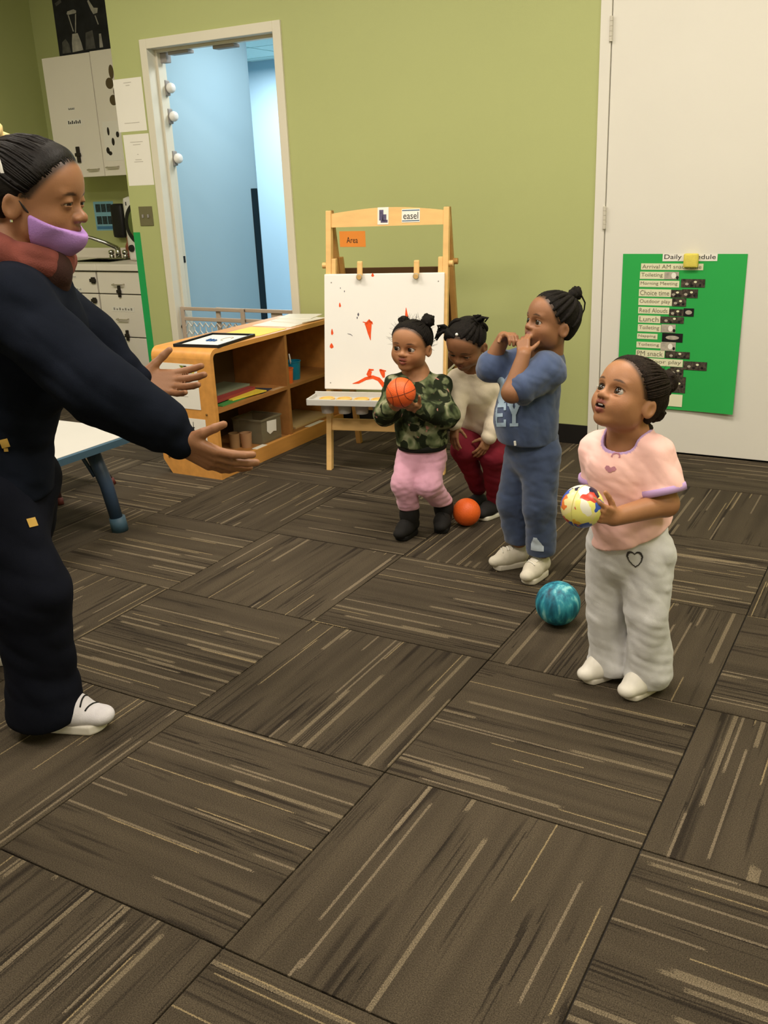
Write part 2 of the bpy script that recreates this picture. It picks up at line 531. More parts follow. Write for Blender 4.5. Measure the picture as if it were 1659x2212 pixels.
struct(MB().box((XL - .1, YF - .1, CEIL_Z), (XR + .1, YN + .06, CEIL_Z + .1)).build('ceiling', M_ceil))
for (a, bq, nm) in ((XC, DX0 - .052, 'baseboard_back'), (DX1 + .052, EX0 - .05, 'baseboard_back_middle'), (EX1 + .05, XR, 'baseboard_back_right')):
    struct(MB().box((a, YW - .008, 0), (bq, YW, .10), .002).build(nm, M_black))

# open doorway: steel frame with reveal
def frame(name, x0, x1, z, fw_, depth, m, y=YW):
    mb = MB()
    mb.box((x0 - fw_, y - .012, 0), (x0, y + depth, z + fw_), .003)
    mb.box((x1, y - .012, 0), (x1 + fw_, y + depth, z + fw_), .003)
    mb.box((x0, y - .012, z), (x1, y + depth, z + fw_), .003)
    o = struct(mb.build(name, m)); return o
fr = frame('trim_1', DX0, DX1, DZ, .052, WT + .02, M_cream)
st = MB()
st.box((DX0, YW + .055, 0), (DX0 + .016, YW + .095, DZ), .002)
st.box((DX1 - .016, YW + .055, 0), (DX1, YW + .095, DZ), .002)
st.box((DX0 + .016, YW + .055, DZ - .016), (DX1 - .016, YW + .095, DZ), .002)
st.build('door_stop', M_cream, fr)
M_greyp = mat('grey_plastic', srgb(150, 146, 142), .5)
M_whitep = mat('white_plastic', srgb(232, 230, 224), .35, .02, spec=.5)
for z in (1.89, 1.735, 1.50):
    hk = box('bumper_plate', (DX0 - .001, YW + .098, z - .045), (DX0 + .02, YW + .136, z + .04), M_greyp, fr, .006)
    kb = MB().lathe([(.02, 0), (.028, .008), (.03, .022), (.024, .036), (.012, .042)], (DX0 + .02, YW + .118, z - .004), 16, up=(1, 0, 0)).build('bumper_knob', M_whitep, hk, True)
box('strike_plate', (DX0 - .001, YW + .10, .885), (DX0 + .0035, YW + .128, .925), M_black, fr, .001)
for x in (-3.95, -3.62):
    box('closer_bracket', (x - .075, YW + .07, DZ - .034), (x + .075, YW + .125, DZ - .014), M_greyp, fr, .004)
box('corner_bracket', (DX0 + .01, YW + .08, DZ - .07), (DX0 + .06, YW + .125, DZ - .014), M_greyp, fr, .006)

# hall behind
struct(MB().box((-4.25, YW + WT, 0), (-4.235, 5.66, 2.6)).build('wall_hall_side', M_blue))
cg = MB()
cg.box((-4.237, 5.60, 0), (-4.229, 5.668, 1.304), .002); cg.box((-4.30, 5.66, 0), (-4.229, 5.668, 1.304), .002)
struct(cg.build('trim_hall_corner', mat('dark_corner_guard', srgb(18, 34, 42), .5)))
struct(MB().box((-9, 5.66, 0), (-4.25, 5.70, 2.6)).build('wall_hall_left', M_blue))
struct(MB().box((-9, 8.0, 0), (-2.0, 8.1, 2.6)).build('wall_hall_far', M_blue))
struct(MB().box((-2.1, YW + WT, 0), (-2.0, 8.0, 2.6)).build('wall_hall_right', M_blue))
struct(MB().box((-9.1, 5.66, 0), (-9, 8.1, 2.6)).build('wall_hall_end', M_blue))
struct(MB().box((-9, YN + .1, -.1), (-2, 8.1, -.002)).box((-4.235, YW, -.1), (-2, YN + .1, -.002)).build('floor_hall', mat('hall_floor', srgb(120, 140, 150), .5)))
hc = struct(MB().box((-9, 5.70, 2.46), (-4.25, 8.1, 2.6)).box((-4.25, YW + WT, 2.46), (-2, 8.1, 2.6)).build('ceiling_hall', M_grid))
tmesh = None
for i in range(-15, -3):
    for j in range(6):
        x0, y0 = i * .6 + .07, 4.80 + j * .6
        if x0 + .6 < -8.3 or x0 > -2.5 or (x0 < -4.25 and y0 < 5.70): continue
        if tmesh is None:
            mb = MB().box((.014, .014, -.012), (.586, .586, .03), .004)
            o = link('ceiling_tile', mb.v, mb.f, M_tileceil, hc); tmesh = o.data
        else:
            o = bpy.data.objects.new('ceiling_tile', tmesh); COL.objects.link(o); o.parent = hc
        o.location = (x0, y0, 2.44)

# white door
d1 = struct(MB().box((EX0 + .003, YW - .004, .008), (EX1 - .003, YW + .04, EZ - .003), .002).build('door_1', M_white))
frame('trim_2', EX0, EX1, EZ, .05, .06, M_white)
M_steel = mat('hinge_steel', srgb(205, 200, 186), .35, .02, metal=.4)
M_hng = mat('painted_hinge', srgb(206, 200, 186), .45, .02)
for z in (1.915, 1.115, .26):
    hb = MB()
    for k in range(5):
        hb.lathe([(.0075, 0), (.0075, .0195)], (EX0 + .001, YW - .016, z - .05 + k * .0205), 10)
    hb.build('hinge', M_hng, d1)
lv = MB().lathe([(.03, 0), (.03, .012), (.012, .016), (.012, .05)], (EX1 - .07, YW - .004, 1.0), 16, up=(0, -1, 0))
lv.tube([(EX1 - .07, YW - .05, 1.0), (EX1 - .19, YW - .05, 1.0)], .009)
lv.build('door_handle', M_steel, d1, True)

# ceiling lamps
M_lamp = glow('lamp_diffuser', (1, .9, .75), 3.)
for _i, (x, y, k) in enumerate(PANELS):
    t = thing('ceiling_light', ['flat ceiling light panel over the white door end, nearest the easel side', 'flat ceiling light panel straight above the photographer', 'flat ceiling light panel farthest right along the green wall', 'flat ceiling light panel farthest right and farthest from the green wall', 'flat ceiling light panel over the adult, nearer the doorway', 'flat ceiling light panel over the adult, farther from the doorway', 'unseen flat ceiling light panel added to brighten the niche cabinets'][_i], 'light', (x, y, CEIL_Z - .05), 'ceiling light panels')
    mb = MB()
    for s in (-1, 1):
        mb.box((x - .62, y + s * .3 - .02, CEIL_Z - .045), (x + .62, y + s * .3 + .02, CEIL_Z), .003)
        mb.box((x + s * .62 - .02, y - .28, CEIL_Z - .045), (x + s * .62 + .02, y + .28, CEIL_Z), .003)
    mb.build('frame', M_white, t)
    box('diffuser', (x - .6, y - .28, CEIL_Z - .035), (x + .6, y + .28, CEIL_Z - .012), M_lamp, t)

# ================================================================ FURNITURE
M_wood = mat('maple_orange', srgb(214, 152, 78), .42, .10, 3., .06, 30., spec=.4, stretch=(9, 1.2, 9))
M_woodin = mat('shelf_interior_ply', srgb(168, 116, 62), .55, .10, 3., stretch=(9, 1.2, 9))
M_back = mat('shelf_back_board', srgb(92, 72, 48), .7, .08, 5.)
M_pine = mat('pale_pine', srgb(232, 188, 122), .45, .07, 3., .05, 30., spec=.35, stretch=(3, 3, 12))
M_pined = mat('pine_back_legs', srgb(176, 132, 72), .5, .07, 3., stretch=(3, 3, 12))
M_brown = mat('brown_hardboard', srgb(92, 66, 40), .6, .05, 10.)
M_paper = mat('white_paper', srgb(238, 234, 224), .75, .015, 6.)
M_ink = mat('black_ink', srgb(38, 36, 36), .8, 0)
M_grey_ink = mat('grey_ink', srgb(150, 146, 140), .8, 0)
M_dark = mat('dark_plastic', srgb(30, 29, 30), .45, .05)
M_chrome = mat('chrome', srgb(205, 205, 200), .15, 0, metal=1.)
M_yel = mat('yellow_paper', srgb(236, 212, 92), .7, .02)
M_orange = mat('orange_plastic', srgb(226, 112, 50), .4, .03)
M_teal = mat('blue_plastic', srgb(24, 128, 158), .4, .03)
X1, Y1, Z1 = np.array([1., 0, 0]), np.array([0, 1., 0]), ZV

# low shelf unit: X -3.205..-2.846, Y 3.35..4.46
SX0, SX1, SY0, SY1, SZ = -3.205, -2.846, 3.35, 4.46, .622
sh = thing('low_shelf', 'low maple shelf unit with four open cubbies and rounded top corner below the doorway', 'shelf', ((SX0 + SX1) / 2, (SY0 + SY1) / 2, 0))
R = .045
def rprof(y, sgn):
    """outline of top + one end in the YZ plane with a rounded corner"""
    pts = []
    for a in np.linspace(0, math.pi / 2, 8):
        pts.append((y + sgn * (R - R * math.cos(a)), SZ - R + R * math.sin(a)))
    return pts
tb = MB()
t = .022
outer = rprof(SY0, 1) + rprof(SY1, -1)[::-1]
inner = [(SY1 - t, SZ - R), (SY1 - R, SZ - t), (SY0 + R, SZ - t), (SY0 + t, SZ - R)]
inner = []
for a in np.linspace(0, math.pi / 2, 6)[::-1]:
    inner.append((SY1 - R + (R - t) * math.cos(a) * 1.0, SZ - R + (R - t) * math.sin(a)))
inner = inner[::1]
inner2 = [(SY0 + SY1 - y, z) for y, z in inner][::-1]
loop = outer + inner + inner2
nl = len(outer)
# build as strips so that faces stay convex
half = len(rprof(SY0, 1))
def strip(o_pts, i_pts):
    mb = MB(); n = len(o_pts)
    v = []
    for x in (SX0, SX1):
        v += [(x, y, z) for y, z in o_pts] + [(x, y, z) for y, z in i_pts]
    f = []
    m = 2 * n
    for k in range(n - 1):
        f.append([k, k + 1, n + k + 1, n + k]); f.append([m + k + 1, m + k, m + n + k, m + n + k + 1])
        f.append([k + 1, k, m + k, m + k + 1]); f.append([n + k, n + k + 1, m + n + k + 1, m + n + k])
    f.append([0, n, m + n, m]); f.append([n - 1, m + n - 1, m + 2 * n - 1, 2 * n - 1])
    return mb.add(v, f)
A = np.linspace(0, math.pi / 2, 8)
oL = [(SY0 + R - R * math.cos(a), SZ - R + R * math.sin(a)) for a in A]
iL = [(SY0 + R - (R - t) * math.cos(a), SZ - R + (R - t) * math.sin(a)) for a in A]
oR = [(SY0 + SY1 - y, z) for y, z in oL][::-1]; iR = [(SY0 + SY1 - y, z) for y, z in iL][::-1]
tops = strip(oL + oR, iL + iR).build('top_panel', M_wood, sh); auto_smooth(tops, 30)
# end panels (near end has sloping foot)
pl = [(SX0, SZ - R), (SX1, SZ - R), (SX1, 0.), (SX0 + .05, 0.), (SX0, .07)]
MB().prism([(x, SY0 + t, z) for x, z in pl], (0, -t, 0)).build('end_panel', M_wood, sh)
MB().prism([(x, SY1, z) for x, z in pl], (0, -t, 0)).build('end_panel', M_wood, sh)
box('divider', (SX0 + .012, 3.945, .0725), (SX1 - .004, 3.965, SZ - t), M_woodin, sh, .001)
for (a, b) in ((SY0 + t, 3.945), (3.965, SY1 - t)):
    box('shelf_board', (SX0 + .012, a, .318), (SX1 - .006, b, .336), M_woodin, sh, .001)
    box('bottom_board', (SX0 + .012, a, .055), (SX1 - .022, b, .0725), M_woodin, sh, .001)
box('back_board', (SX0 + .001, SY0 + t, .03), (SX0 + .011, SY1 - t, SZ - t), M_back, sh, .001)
box('plinth', (SX1 - .02, SY0 + t, .0), (SX1, SY1 - t, .076), M_wood, sh, .002)
for z, xx in ((.316, -2.90), (.085, -3.165)):
    MB().lathe([(.006, 0), (.006, .002), (.002, .004)], (xx, SY0, z), 12, up=(0, -1, 0)).build('screw_head', mat('brass_screw', srgb(150, 112, 60), .4, metal=.6), sh)
# paper signs taped to the near end
def sheet(name, c, X, Y, w, h, parent, m=None): return card(name, c, X, Y, w, h, m or M_paper, parent)
s1 = sheet('paper_sign', (-3.064, SY0 - .001, .444), X1, Z1, .268, .215, sh)
for k in range(6):
    box('print_line', (-3.13 + .005 * k, SY0 - .0022, .505 - .022 * k), (-3.0, SY0 - .0016, .5065 - .022 * k), M_grey_ink, s1, 0)
for (a, col) in (((-3.035, -3.015, -2.985, -3.005), 'olive_print'), ((-3.013, -2.993, -2.963, -2.983), 'black_print')):
    m_ = mat(col, srgb(120, 130, 40) if col[0] == 'o' else srgb(30, 40, 20), .7, 0)
    MB().prism([(a[0], SY0 - .0016, .543), (a[3], SY0 - .0016, .510), (a[2], SY0 - .0016, .510), (a[1], SY0 - .0016, .543)], (0, -.0006, 0)).build('logo_bar', m_, s1)
MB().lathe([(.02, 0), (.02, .0006)], (-2.96, SY0 - .0016, .527), 6, up=(0, -1, 0)).build('logo_hexagon', M_yel, s1)
s2 = sheet('paper_sign', (-3.030, SY0 - .001, .20), X1, Z1, .238, .182, sh)
am = MB()
am.box((-2.9885, SY0 - .0022, .245), (-2.9855, SY0 - .0016, .275))
am.prism([(-2.994, SY0 - .0016, .249), (-2.987, SY0 - .0016, .238), (-2.980, SY0 - .0016, .249)], (0, -.0006, 0))
am.build('arrow_mark', M_ink, s2)
q = [(-3.018 + .014 * math.cos(u) * .6 + .003, SY0 - .0022, .25 + .014 * math.sin(u)) for u in np.linspace(-.6, 3.4, 12)]
MB().tube(q, .0012, 5).build('loop_mark', M_ink, s2)
for c, w_ in (((SX1 - .0215 + .0, 3.50), .15), ((SX1 - .0215, 3.685), .09), ((SX1 - .0215, 4.19), .15)):
    box('label_strip', (SX1 - .034, c[1] - w_ / 2, .0745), (SX1 - .002, c[1] + w_ / 2, .0768), M_paper, sh, 0)
box('label_strip', (SX1 - .034, 3.82, .3362), (SX1 - .008, 3.92, .3372), mat('aged_tape', srgb(196, 160, 120), .7), sh, 0)

# on the shelf top
bz = SZ
tr = thing('clipboard_tray', 'black tray holding a white sheet, on the near end of the shelf top', 'tray', (-2.99, 3.57, bz))
T_ = lambda p: np.array([-2.985, 3.565, 0]) + np.array([math.cos(.12) * p[0] - math.sin(.12) * p[1], math.sin(.12) * p[0] + math.cos(.12) * p[1], p[2]])
MB().box((-.12, -.165, bz), (.12, .165, bz + .006), .002, T_).build('tray_base', M_dark, tr)
rim = MB()
for s in (-1, 1):
    rim.box((-.125, s * .165 - .005, bz), (.125, s * .165 + .005, bz + .014), .002, T_); rim.box((s * .12 - .005, -.16, bz), (s * .12 + .005, .16, bz + .014), .002, T_)
rim.build('rim', M_dark, tr)
MB().box((-.10, -.14, bz + .006), (.11, .14, bz + .0085), 0, T_).build('paper', M_paper, tr)
bc = MB()
for k in range(5):
    bc.box((-.02 + .01 * k, -.05 + .006 * (k % 2), bz + .0085), (-.011 + .01 * k, -.035 + .01 * (k % 3), bz + .016 + .003 * (k % 2)), .001, T_)
bc.build('blue_clip', mat('blue_clip', srgb(52, 92, 150), .4), tr)
cw_ = [T_((.05 + .02 * math.cos(u), .03 + .05 * math.sin(u), bz + .0095)) for u in np.linspace(0, 5, 14)]
MB().tube(cw_, .0012, 5).build('wire_loop', M_grey_ink, tr)
o = MB().box((-3.10, 3.76, bz), (-2.87, 4.0, bz + .002)).build('paper_sheet', M_yel, base=(-2.98, 3.88, bz)); tag(o, 'yellow paper sheet lying on the shelf top', 'paper')
for k, (x, y, z, a) in enumerate(((-3.0, 4.17, 0, .05), (-2.99, 4.27, .0045, -.1), (-3.04, 4.33, .009, .2))):
    T2 = lambda p, x=x, y=y, a=a: np.array([x + math.cos(a) * p[0] - math.sin(a) * p[1], y + math.sin(a) * p[0] + math.cos(a) * p[1], p[2]])
    o = MB().box((-.12 + .02 * k, -.13 + .03 * k, bz + z), (.12, .10, bz + z + .0042), .001, T2).build('paper_stack', M_paper, base=(x, y, bz + z))
    tag(o, ('lowest white paper pad on the far end of the shelf top', 'middle white paper pad on the far end of the shelf top', 'topmost small white paper on the far end of the shelf top')[k], 'paper', 'papers on the shelf top')
# middle shelf: folders
mz = .336
def folder(x0, y0, w, l, z, h, a, col, name, label):
    T2 = lambda p: np.array([x0 + math.cos(a) * p[0] - math.sin(a) * p[1], y0 + math.sin(a) * p[0] + math.cos(a) * p[1], p[2]])
    o = MB().box((-w / 2, -l / 2, z), (w / 2, l / 2, z + h), .0008, T2).build(name, mat(label[:14].replace(' ', '_'), srgb(*col), .6, .03), base=(x0, y0, z))
    tag(o, label, 'folder', 'folders on the middle shelf'); return o
folder(-2.98, 3.56, .20, .25, mz, .006, .05, (70, 140, 72), 'folder', 'green paper folder on the middle shelf')
folder(-2.97, 3.67, .19, .24, mz + .006, .006, -.12, (226, 200, 70), 'folder', 'yellow paper folder on the middle shelf')
folder(-3.02, 3.60, .20, .34, mz + .012, .014, .06, (150, 62, 58), 'folder', 'dark red folder stacked on the yellow folder')
folder(-3.06, 3.66, .17, .26, mz + .026, .01, .0, (120, 128, 104), 'folder', 'grey green folder on top of the red one')
folder(-2.94, 3.79, .13, .12, mz, .004, .2, (52, 58, 74), 'folder', 'small navy paper at the right of the yellow folder')
# cups
def cup(name, x, y, z, r, h, m, label):
    t_ = thing(name, label, 'cup', (x, y, z), 'cups on the middle shelf')
    c = MB().lathe([(.001, .003), (r * .84, 0.0), (r * .86, .004), (r, h - .004), (r * 1.07, h - .004), (r * 1.07, h), (r * .95, h), (r * .8, .008), (.001, .008)], (x, y, z), 28).build('body', m, t_)
    auto_smooth(c, 50)
    return t_
cup('plastic_cup', -2.90, 4.015, mz, .034, .078, M_orange, 'short orange plastic cup on the middle shelf')
cb = cup('plastic_cup', -2.93, 4.115, mz, .042, .098, M_teal, 'taller blue plastic cup holding a white brush handle')
MB().tube([(-2.93, 4.11, mz + .03), (-2.915, 4.075, mz + .10), (-2.905, 4.055, mz + .145)], [.004, .005, .0035], 8).build('brush_handle', M_whitep, cb, True)
# bottom shelf: clear bin with label, beside cups
lz = .0725
bn = thing('storage_bin', 'clear plastic bin with torn white label on the bottom shelf', 'bin', (-2.95, 3.80, lz))
M_clear = mat('clear_plastic', srgb(150, 140, 112), .25, .03, spec=.5, alpha=.45)
bb = MB()
bb.box((-3.06, 3.73, lz), (-2.88, 3.90, lz + .004))
for (a, b_) in (((-3.06, 3.73), (-2.88, 3.734)), ((-3.06, 3.896), (-2.88, 3.90)), ((-3.06, 3.734), (-3.056, 3.896)), ((-2.884, 3.734), (-2.88, 3.896))):
    bb.box((a[0], a[1], lz + .004), (b_[0], b_[1], lz + .125))
bb.build('body', M_clear, bn)
rm = MB()
for (a, b_) in (((-3.066, 3.724), (-2.874, 3.734)), ((-3.066, 3.896), (-2.874, 3.906)), ((-3.066, 3.734), (-3.056, 3.896)), ((-2.884, 3.734), (-2.874, 3.896))):
    rm.box((a[0], a[1], lz + .118), (b_[0], b_[1], lz + .128), .002)
rm.build('rim', M_clear, bn)
MB().prism([(-2.879, y, z) for y, z in ((3.775, lz + .06), (3.80, lz + .04), (3.83, lz + .05), (3.855, lz + .045), (3.86, lz + .105), (3.78, lz + .112))], (.0012, 0, 0)).build('torn_label', M_paper, bn)
for k, (x, y, c) in enumerate(((-2.985, 3.64, (150, 118, 80)), (-2.935, 3.67, (168, 128, 92)))):
    o = MB().lathe([(.001, 0), (.026, 0), (.031, .075), (.027, .075), (.022, .006), (.001, .006)], (x, y, lz), 20).build('plastic_cup', mat('tan_cup_%d' % k, srgb(*c), .5), base=(x, y, lz)); auto_smooth(o, 50)
    tag(o, ('tan plastic cup deeper in the bottom shelf beside the clear bin', 'pinkish tan plastic cup nearest the clear bin')[k], 'cup', 'tan cups on the bottom shelf')
o = MB().box((-3.15, 4.06, lz), (-2.90, 4.42, lz + .012), .002).build('paper_pad', mat('cream_pad', srgb(206, 178, 128), .7), base=(-3.0, 4.24, lz)); tag(o, 'thick cream paper pad on the bottom shelf behind the easel', 'paper pad')

# easel ------------------------------------------------------------
E0 = np.array([-2.451, 3.68, 0]); EYAW = math.atan2(.24, .971)
Ee = np.array([math.cos(EYAW), math.sin(EYAW), 0]); Eg = np.array([-math.sin(EYAW), math.cos(EYAW), 0])
LEAN = .21 / 1.2
def EF(s, d, z):      # front frame: s right, d in front(-)/behind(+), z up, leaning
    return E0 + Ee * s + Eg * (d + LEAN * z) + ZV * z
BK, BL = .53, .53 / 1.2
def EB(s, d, z):      # rear frame
    return E0 + Ee * s + Eg * (BK + d - (BK - .255) / 1.2 * z) + ZV * z
es = thing('easel', 'pale wooden double easel with whiteboard and plastic paint tray', 'easel', tuple(E0 + Ee * .28 + Eg * .25))
def ebox(name, lo, hi, m, Tf, parent=None, bev=.003):
    return MB().box(lo, hi, bev, lambda p: Tf(p[0], p[1], p[2])).build(name, m, parent or es)
for s in (-.012, .55):
    ebox('front_leg', (s, 0, 0), (s + .026, .036, 1.2), M_pine, EF)
    ebox('rear_leg', (s, -.036, 0), (s + .026, 0, 1.2), M_pined, EB)
ar = []
for u in np.linspace(0, 1, 15): ar.append((.014 + u * .536, 1.19 + .017 * math.sin(math.pi * u) ** .8))
prof = [(.014, 1.125)] + [(.014 + u * .536, 1.125 + .004 * math.sin(math.pi * u)) for u in np.linspace(.1, .9, 9)] + [(.55, 1.125)] + ar[::-1]
nt_ = 15
def arch(Tf, d0, d1, m):
    mb = MB(); v = []
    us = np.linspace(0, 1, nt_)
    for d in (d0, d1):
        for u in us: v.append(Tf(.014 + u * .536, d, 1.125))
        for u in us: v.append(Tf(.014 + u * .536, d, 1.186 + .02 * math.sin(math.pi * u)))
    f = []; n = nt_; m2 = 2 * n
    for k in range(n - 1):
        f += [[k, k + 1, n + k + 1, n + k], [m2 + k + 1, m2 + k, m2 + n + k, m2 + n + k + 1], [k + 1, k, m2 + k, m2 + k + 1], [n + k, n + k + 1, m2 + n + k + 1, m2 + n + k]]
    mb.add(v, f); return mb.build('top_rail', m, es)
arch(EF, .006, .028, M_pine)
ebox('cross_bar', (.014, .006, .192), (.55, .026, .246), M_pine, EF)
ebox('cross_bar', (.014, -.026, .192), (.55, -.006, .246), M_pined, EB)
ebox('rear_board', (-.01, .0, .42), (.574, .008, .93), M_brown, EB)
for s in (-.012, .55):
    ebox('clamp_block', (s + (.026 if s < 0 else -.022), .004, .90), (s + (.048 if s < 0 else .0), .03, .985), M_pine, EF)
    a = EF(s - .02 if s < 0 else s + .046, .018, .955); b = EF(s + .004 if s < 0 else s + .02, .018, .955)
    MB().tube([a, b], .014, 14).build('wing_knob', M_pine, es)
    a = EB(s - .02 if s < 0 else s + .046, -.018, .955); b = EB(s + .004 if s < 0 else s + .02, -.018, .955)
    MB().tube([a, b], .014, 14).build('wing_knob', M_pined, es)
    ebox('rear_clamp_block', (s + (.026 if s < 0 else -.022), -.03, .90), (s + (.048 if s < 0 else .0), -.004, .985), M_pined, EB)
# stay between front and rear legs
for s in (.002, .562):
    a = EF(s, .03, .46); b = EB(s, -.03, .46)
    MB().tube([a, b], .005, 8).build('stay', M_steel, es)
wbd = ebox('whiteboard', (-.016, -.012, .39), (.563, -.001, .918), mat('whiteboard', srgb(240, 237, 232), .35, .015, 5., spec=.4), EF, bev=.008)
for s, z in ((.02, .88), (.535, .88), (.015, .42)):
    MB().lathe([(.003, 0), (.003, .001)], EF(s, -.0121, z), 8, up=-Eg).build('screw_head', M_grey_ink, wbd)
M_opaint = mat('orange_red_paint', srgb(232, 84, 32), .5, .12, 60.)
M_dpaint = mat('grey_paint', srgb(96, 92, 104), .6, .1, 60.)
def blot(poly, m=None, nm='paint_mark'):
    pts = [EF(s, -.0122, z) for s, z in poly]
    MB().prism(pts[::-1] if False else pts, -Eg * .0008).build(nm, m or M_opaint, wbd)
def smear(pts, ws, m=None):
    """curved brush stroke on the board"""
    L_ = []; R_ = []
    for i, (p, w_) in enumerate(zip(pts, ws)):
        a = np.array(pts[max(i - 1, 0)]); b = np.array(pts[min(i + 1, len(pts) - 1)]); d = (b - a) / (np.linalg.norm(b - a) + 1e-9)
        n_ = np.array([-d[1], d[0]]); L_.append(np.array(p) + n_ * w_); R_.append(np.array(p) - n_ * w_)
    v = [EF(s, -.0128, z) for s, z in L_] + [EF(s, -.0128, z) for s, z in R_]
    n_ = len(pts); f = [[k, k + 1, n_ + k + 1, n_ + k] for k in range(n_ - 1)]
    # give it a little body
    v2 = v + [np.array(p) + Eg * .0006 for p in v]
    f2 = f + [[q_ + 2 * n_ for q_ in g[::-1]] for g in f]
    MB().add(v2, f2).build('paint_mark', m or M_opaint, wbd)
smear([(.195, .703), (.203, .695), (.205, .675), (.208, .65), (.214, .618)], [.016, .018, .013, .008, .001])
smear([(.175, .702), (.188, .698), (.2, .694)], [.001, .003, .006])
smear([(.205, .705), (.22, .699), (.224, .69)], [.004, .004, .001])
smear([(.384, .765), (.386, .735), (.392, .70), (.40, .672)], [.001, .006, .01, .007])
smear([(.125, .418), (.155, .424), (.19, .442), (.225, .45), (.255, .44), (.275, .418), (.284, .395)], [.001, .006, .007, .008, .009, .010, .006])
smear([(.212, .478), (.206, .462), (.213, .447)], [.010, .012, .006]); smear([(.205, .482), (.23, .483)], [.006, .003])
smear([(.262, .484), (.275, .468), (.280, .448)], [.006, .011, .005]); smear([(.258, .484), (.29, .478)], [.004, .003])
for s, z, a, b in ((.062, .779, .005, .010), (.023, .656, .006, .014), (.020, .592, .010, .012), (.222, .912, .007, .008)):
    smear([(s, z + b), (s, z + b * .3), (s + .001, z - b * .5), (s, z - b)], [.001, a * .7, a, .002])
for s, z, a in ((.153, .735, .008), (.085, .84, .004), (.148, .72, .005), (.065, .855, .003)):
    smear([(s, z + a), (s, z), (s, z - a)], [.001, a * .6, .001], M_dpaint)
smear([(.10, .648), (.115, .645), (.125, .638)], [.0008, .0015, .0008], M_dpaint)
smear([(.36, .49), (.375, .47), (.372, .452)], [.001, .003, .001], M_dpaint)
for s in (.163, .434):
    c = MB().box((s - .013, -.028, .905), (s + .013, -.014, .975), .006, lambda p: EF(p[0], p[1], p[2])).build('spring_clip', M_pine, es)
    MB().lathe([(.015, 0), (.015, .004), (.009, .005)], EF(s, -.028, .905), 18, up=-Eg - ZV * .15).build('clip_ring', M_steel, c)
    MB().lathe([(.011, 0), (.011, .004)], EF(s, -.033, .905), 18, up=-Eg - ZV * .15).build('clip_pad', M_pine, c)
# cards on the rail
c1 = MB().box((.24, .0045, 1.132), (.292, .0058, 1.207), 0, lambda p: EF(p[0], p[1], p[2])).build('picture_card', M_paper, es)
pic = MB()
for (a, b, z0, z1) in ((.248, .268, 1.150, 1.196), (.262, .282, 1.145, 1.176), (.255, .288, 1.140, 1.152)):
    pic.box((a, .0038, z0), (b, .0044, z1), 0, lambda p: EF(p[0], p[1], p[2]))
pic.build('picture_print', mat('picture_purple_grey', srgb(92, 84, 112), .7, .3, 90.), c1)
c2 = MB().box((.355, .0045, 1.138), (.44, .0058, 1.196), 0, lambda p: EF(p[0], p[1], p[2])).build('word_card', M_paper, es)
for z in (1.143, 1.188):
    MB().box((.357, .0038, z), (.438, .0044, z + .004), 0, lambda p: EF(p[0], p[1], p[2])).build('rule_line', mat('blue_ink', srgb(70, 100, 130), .7, 0), c2)
text('lettering', 'easel', EF(.3975, .0044, 1.167), Ee, ZV + Eg * LEAN, .07, .03, M_ink, c2)
# paint tray with cups
M_tray = mat('frosted_tray', srgb(214, 212, 206), .35, .02, spec=.45, alpha=.85)
tz = .352
tray = MB()
tray.box((-.055, -.135, tz), (.50, -.014, tz + .005), .002, lambda p: E0 + Ee * p[0] + Eg * (p[1] + LEAN * tz) + ZV * p[2])
tt = tray.build('paint_tray', M_tray, es)
rim = MB()
TT = lambda p: E0 + Ee * p[0] + Eg * (p[1] + LEAN * tz) + ZV * p[2]
rim.box((-.06, -.142, tz - .012), (.505, -.133, tz + .018), .003, TT); rim.box((-.06, -.022, tz - .004), (.505, -.014, tz + .03), .003, TT)
rim.box((-.062, -.142, tz - .012), (-.053, -.014, tz + .02), .003, TT); rim.box((.497, -.142, tz - .012), (.506, -.014, tz + .02), .003, TT)
rim.build('tray_rim', M_tray, tt)
M_tcup = mat('clear_cup', srgb(210, 205, 200), .3, .02, spec=.5, alpha=.5)
M_lid = mat('yellow_cup_lid', srgb(228, 186, 104), .4, .04)
for k, s in enumerate((.02, .105, .19, .275, .36, .445)):
    c = TT((s, -.078, tz))
    o = MB().lathe([(.001, -.058), (.029, -.058), (.035, .004), (.032, .004), (.027, -.054), (.001, -.054)], c, 22).build('paint_cup', M_tcup, es); auto_smooth(o, 50)
    ld = MB().lathe([(.037, .004), (.037, .012), (.030, .013), (.028, .007), (.001, .006)], c, 22).build('lid', M_lid, o); auto_smooth(ld, 50)
    MB().lathe([(.001, -.05), (.026, -.05), (.0275, -.03), (.001, -.03)], c, 20).build('paint_fill', mat('paint_fill_%d' % k, srgb(*[(206, 120, 90), (196, 190, 180), (214, 96, 60), (150, 140, 130), (200, 180, 120), (120, 130, 160)][k]), .4), o)

# orange wall card
ac = card('wall_card', (-2.795, YW, 1.027), X1, Z1, .165, .083, mat('orange_card', srgb(240, 148, 62), .7, .02), base=(-2.795, YW, 1.027)); tag(ac, 'orange card lettered Area on the green wall behind the easel', 'sign')
text('lettering', 'Area', (-2.797, YW - .0007, 1.022), X1, Z1, .072, .032, M_ink, ac)

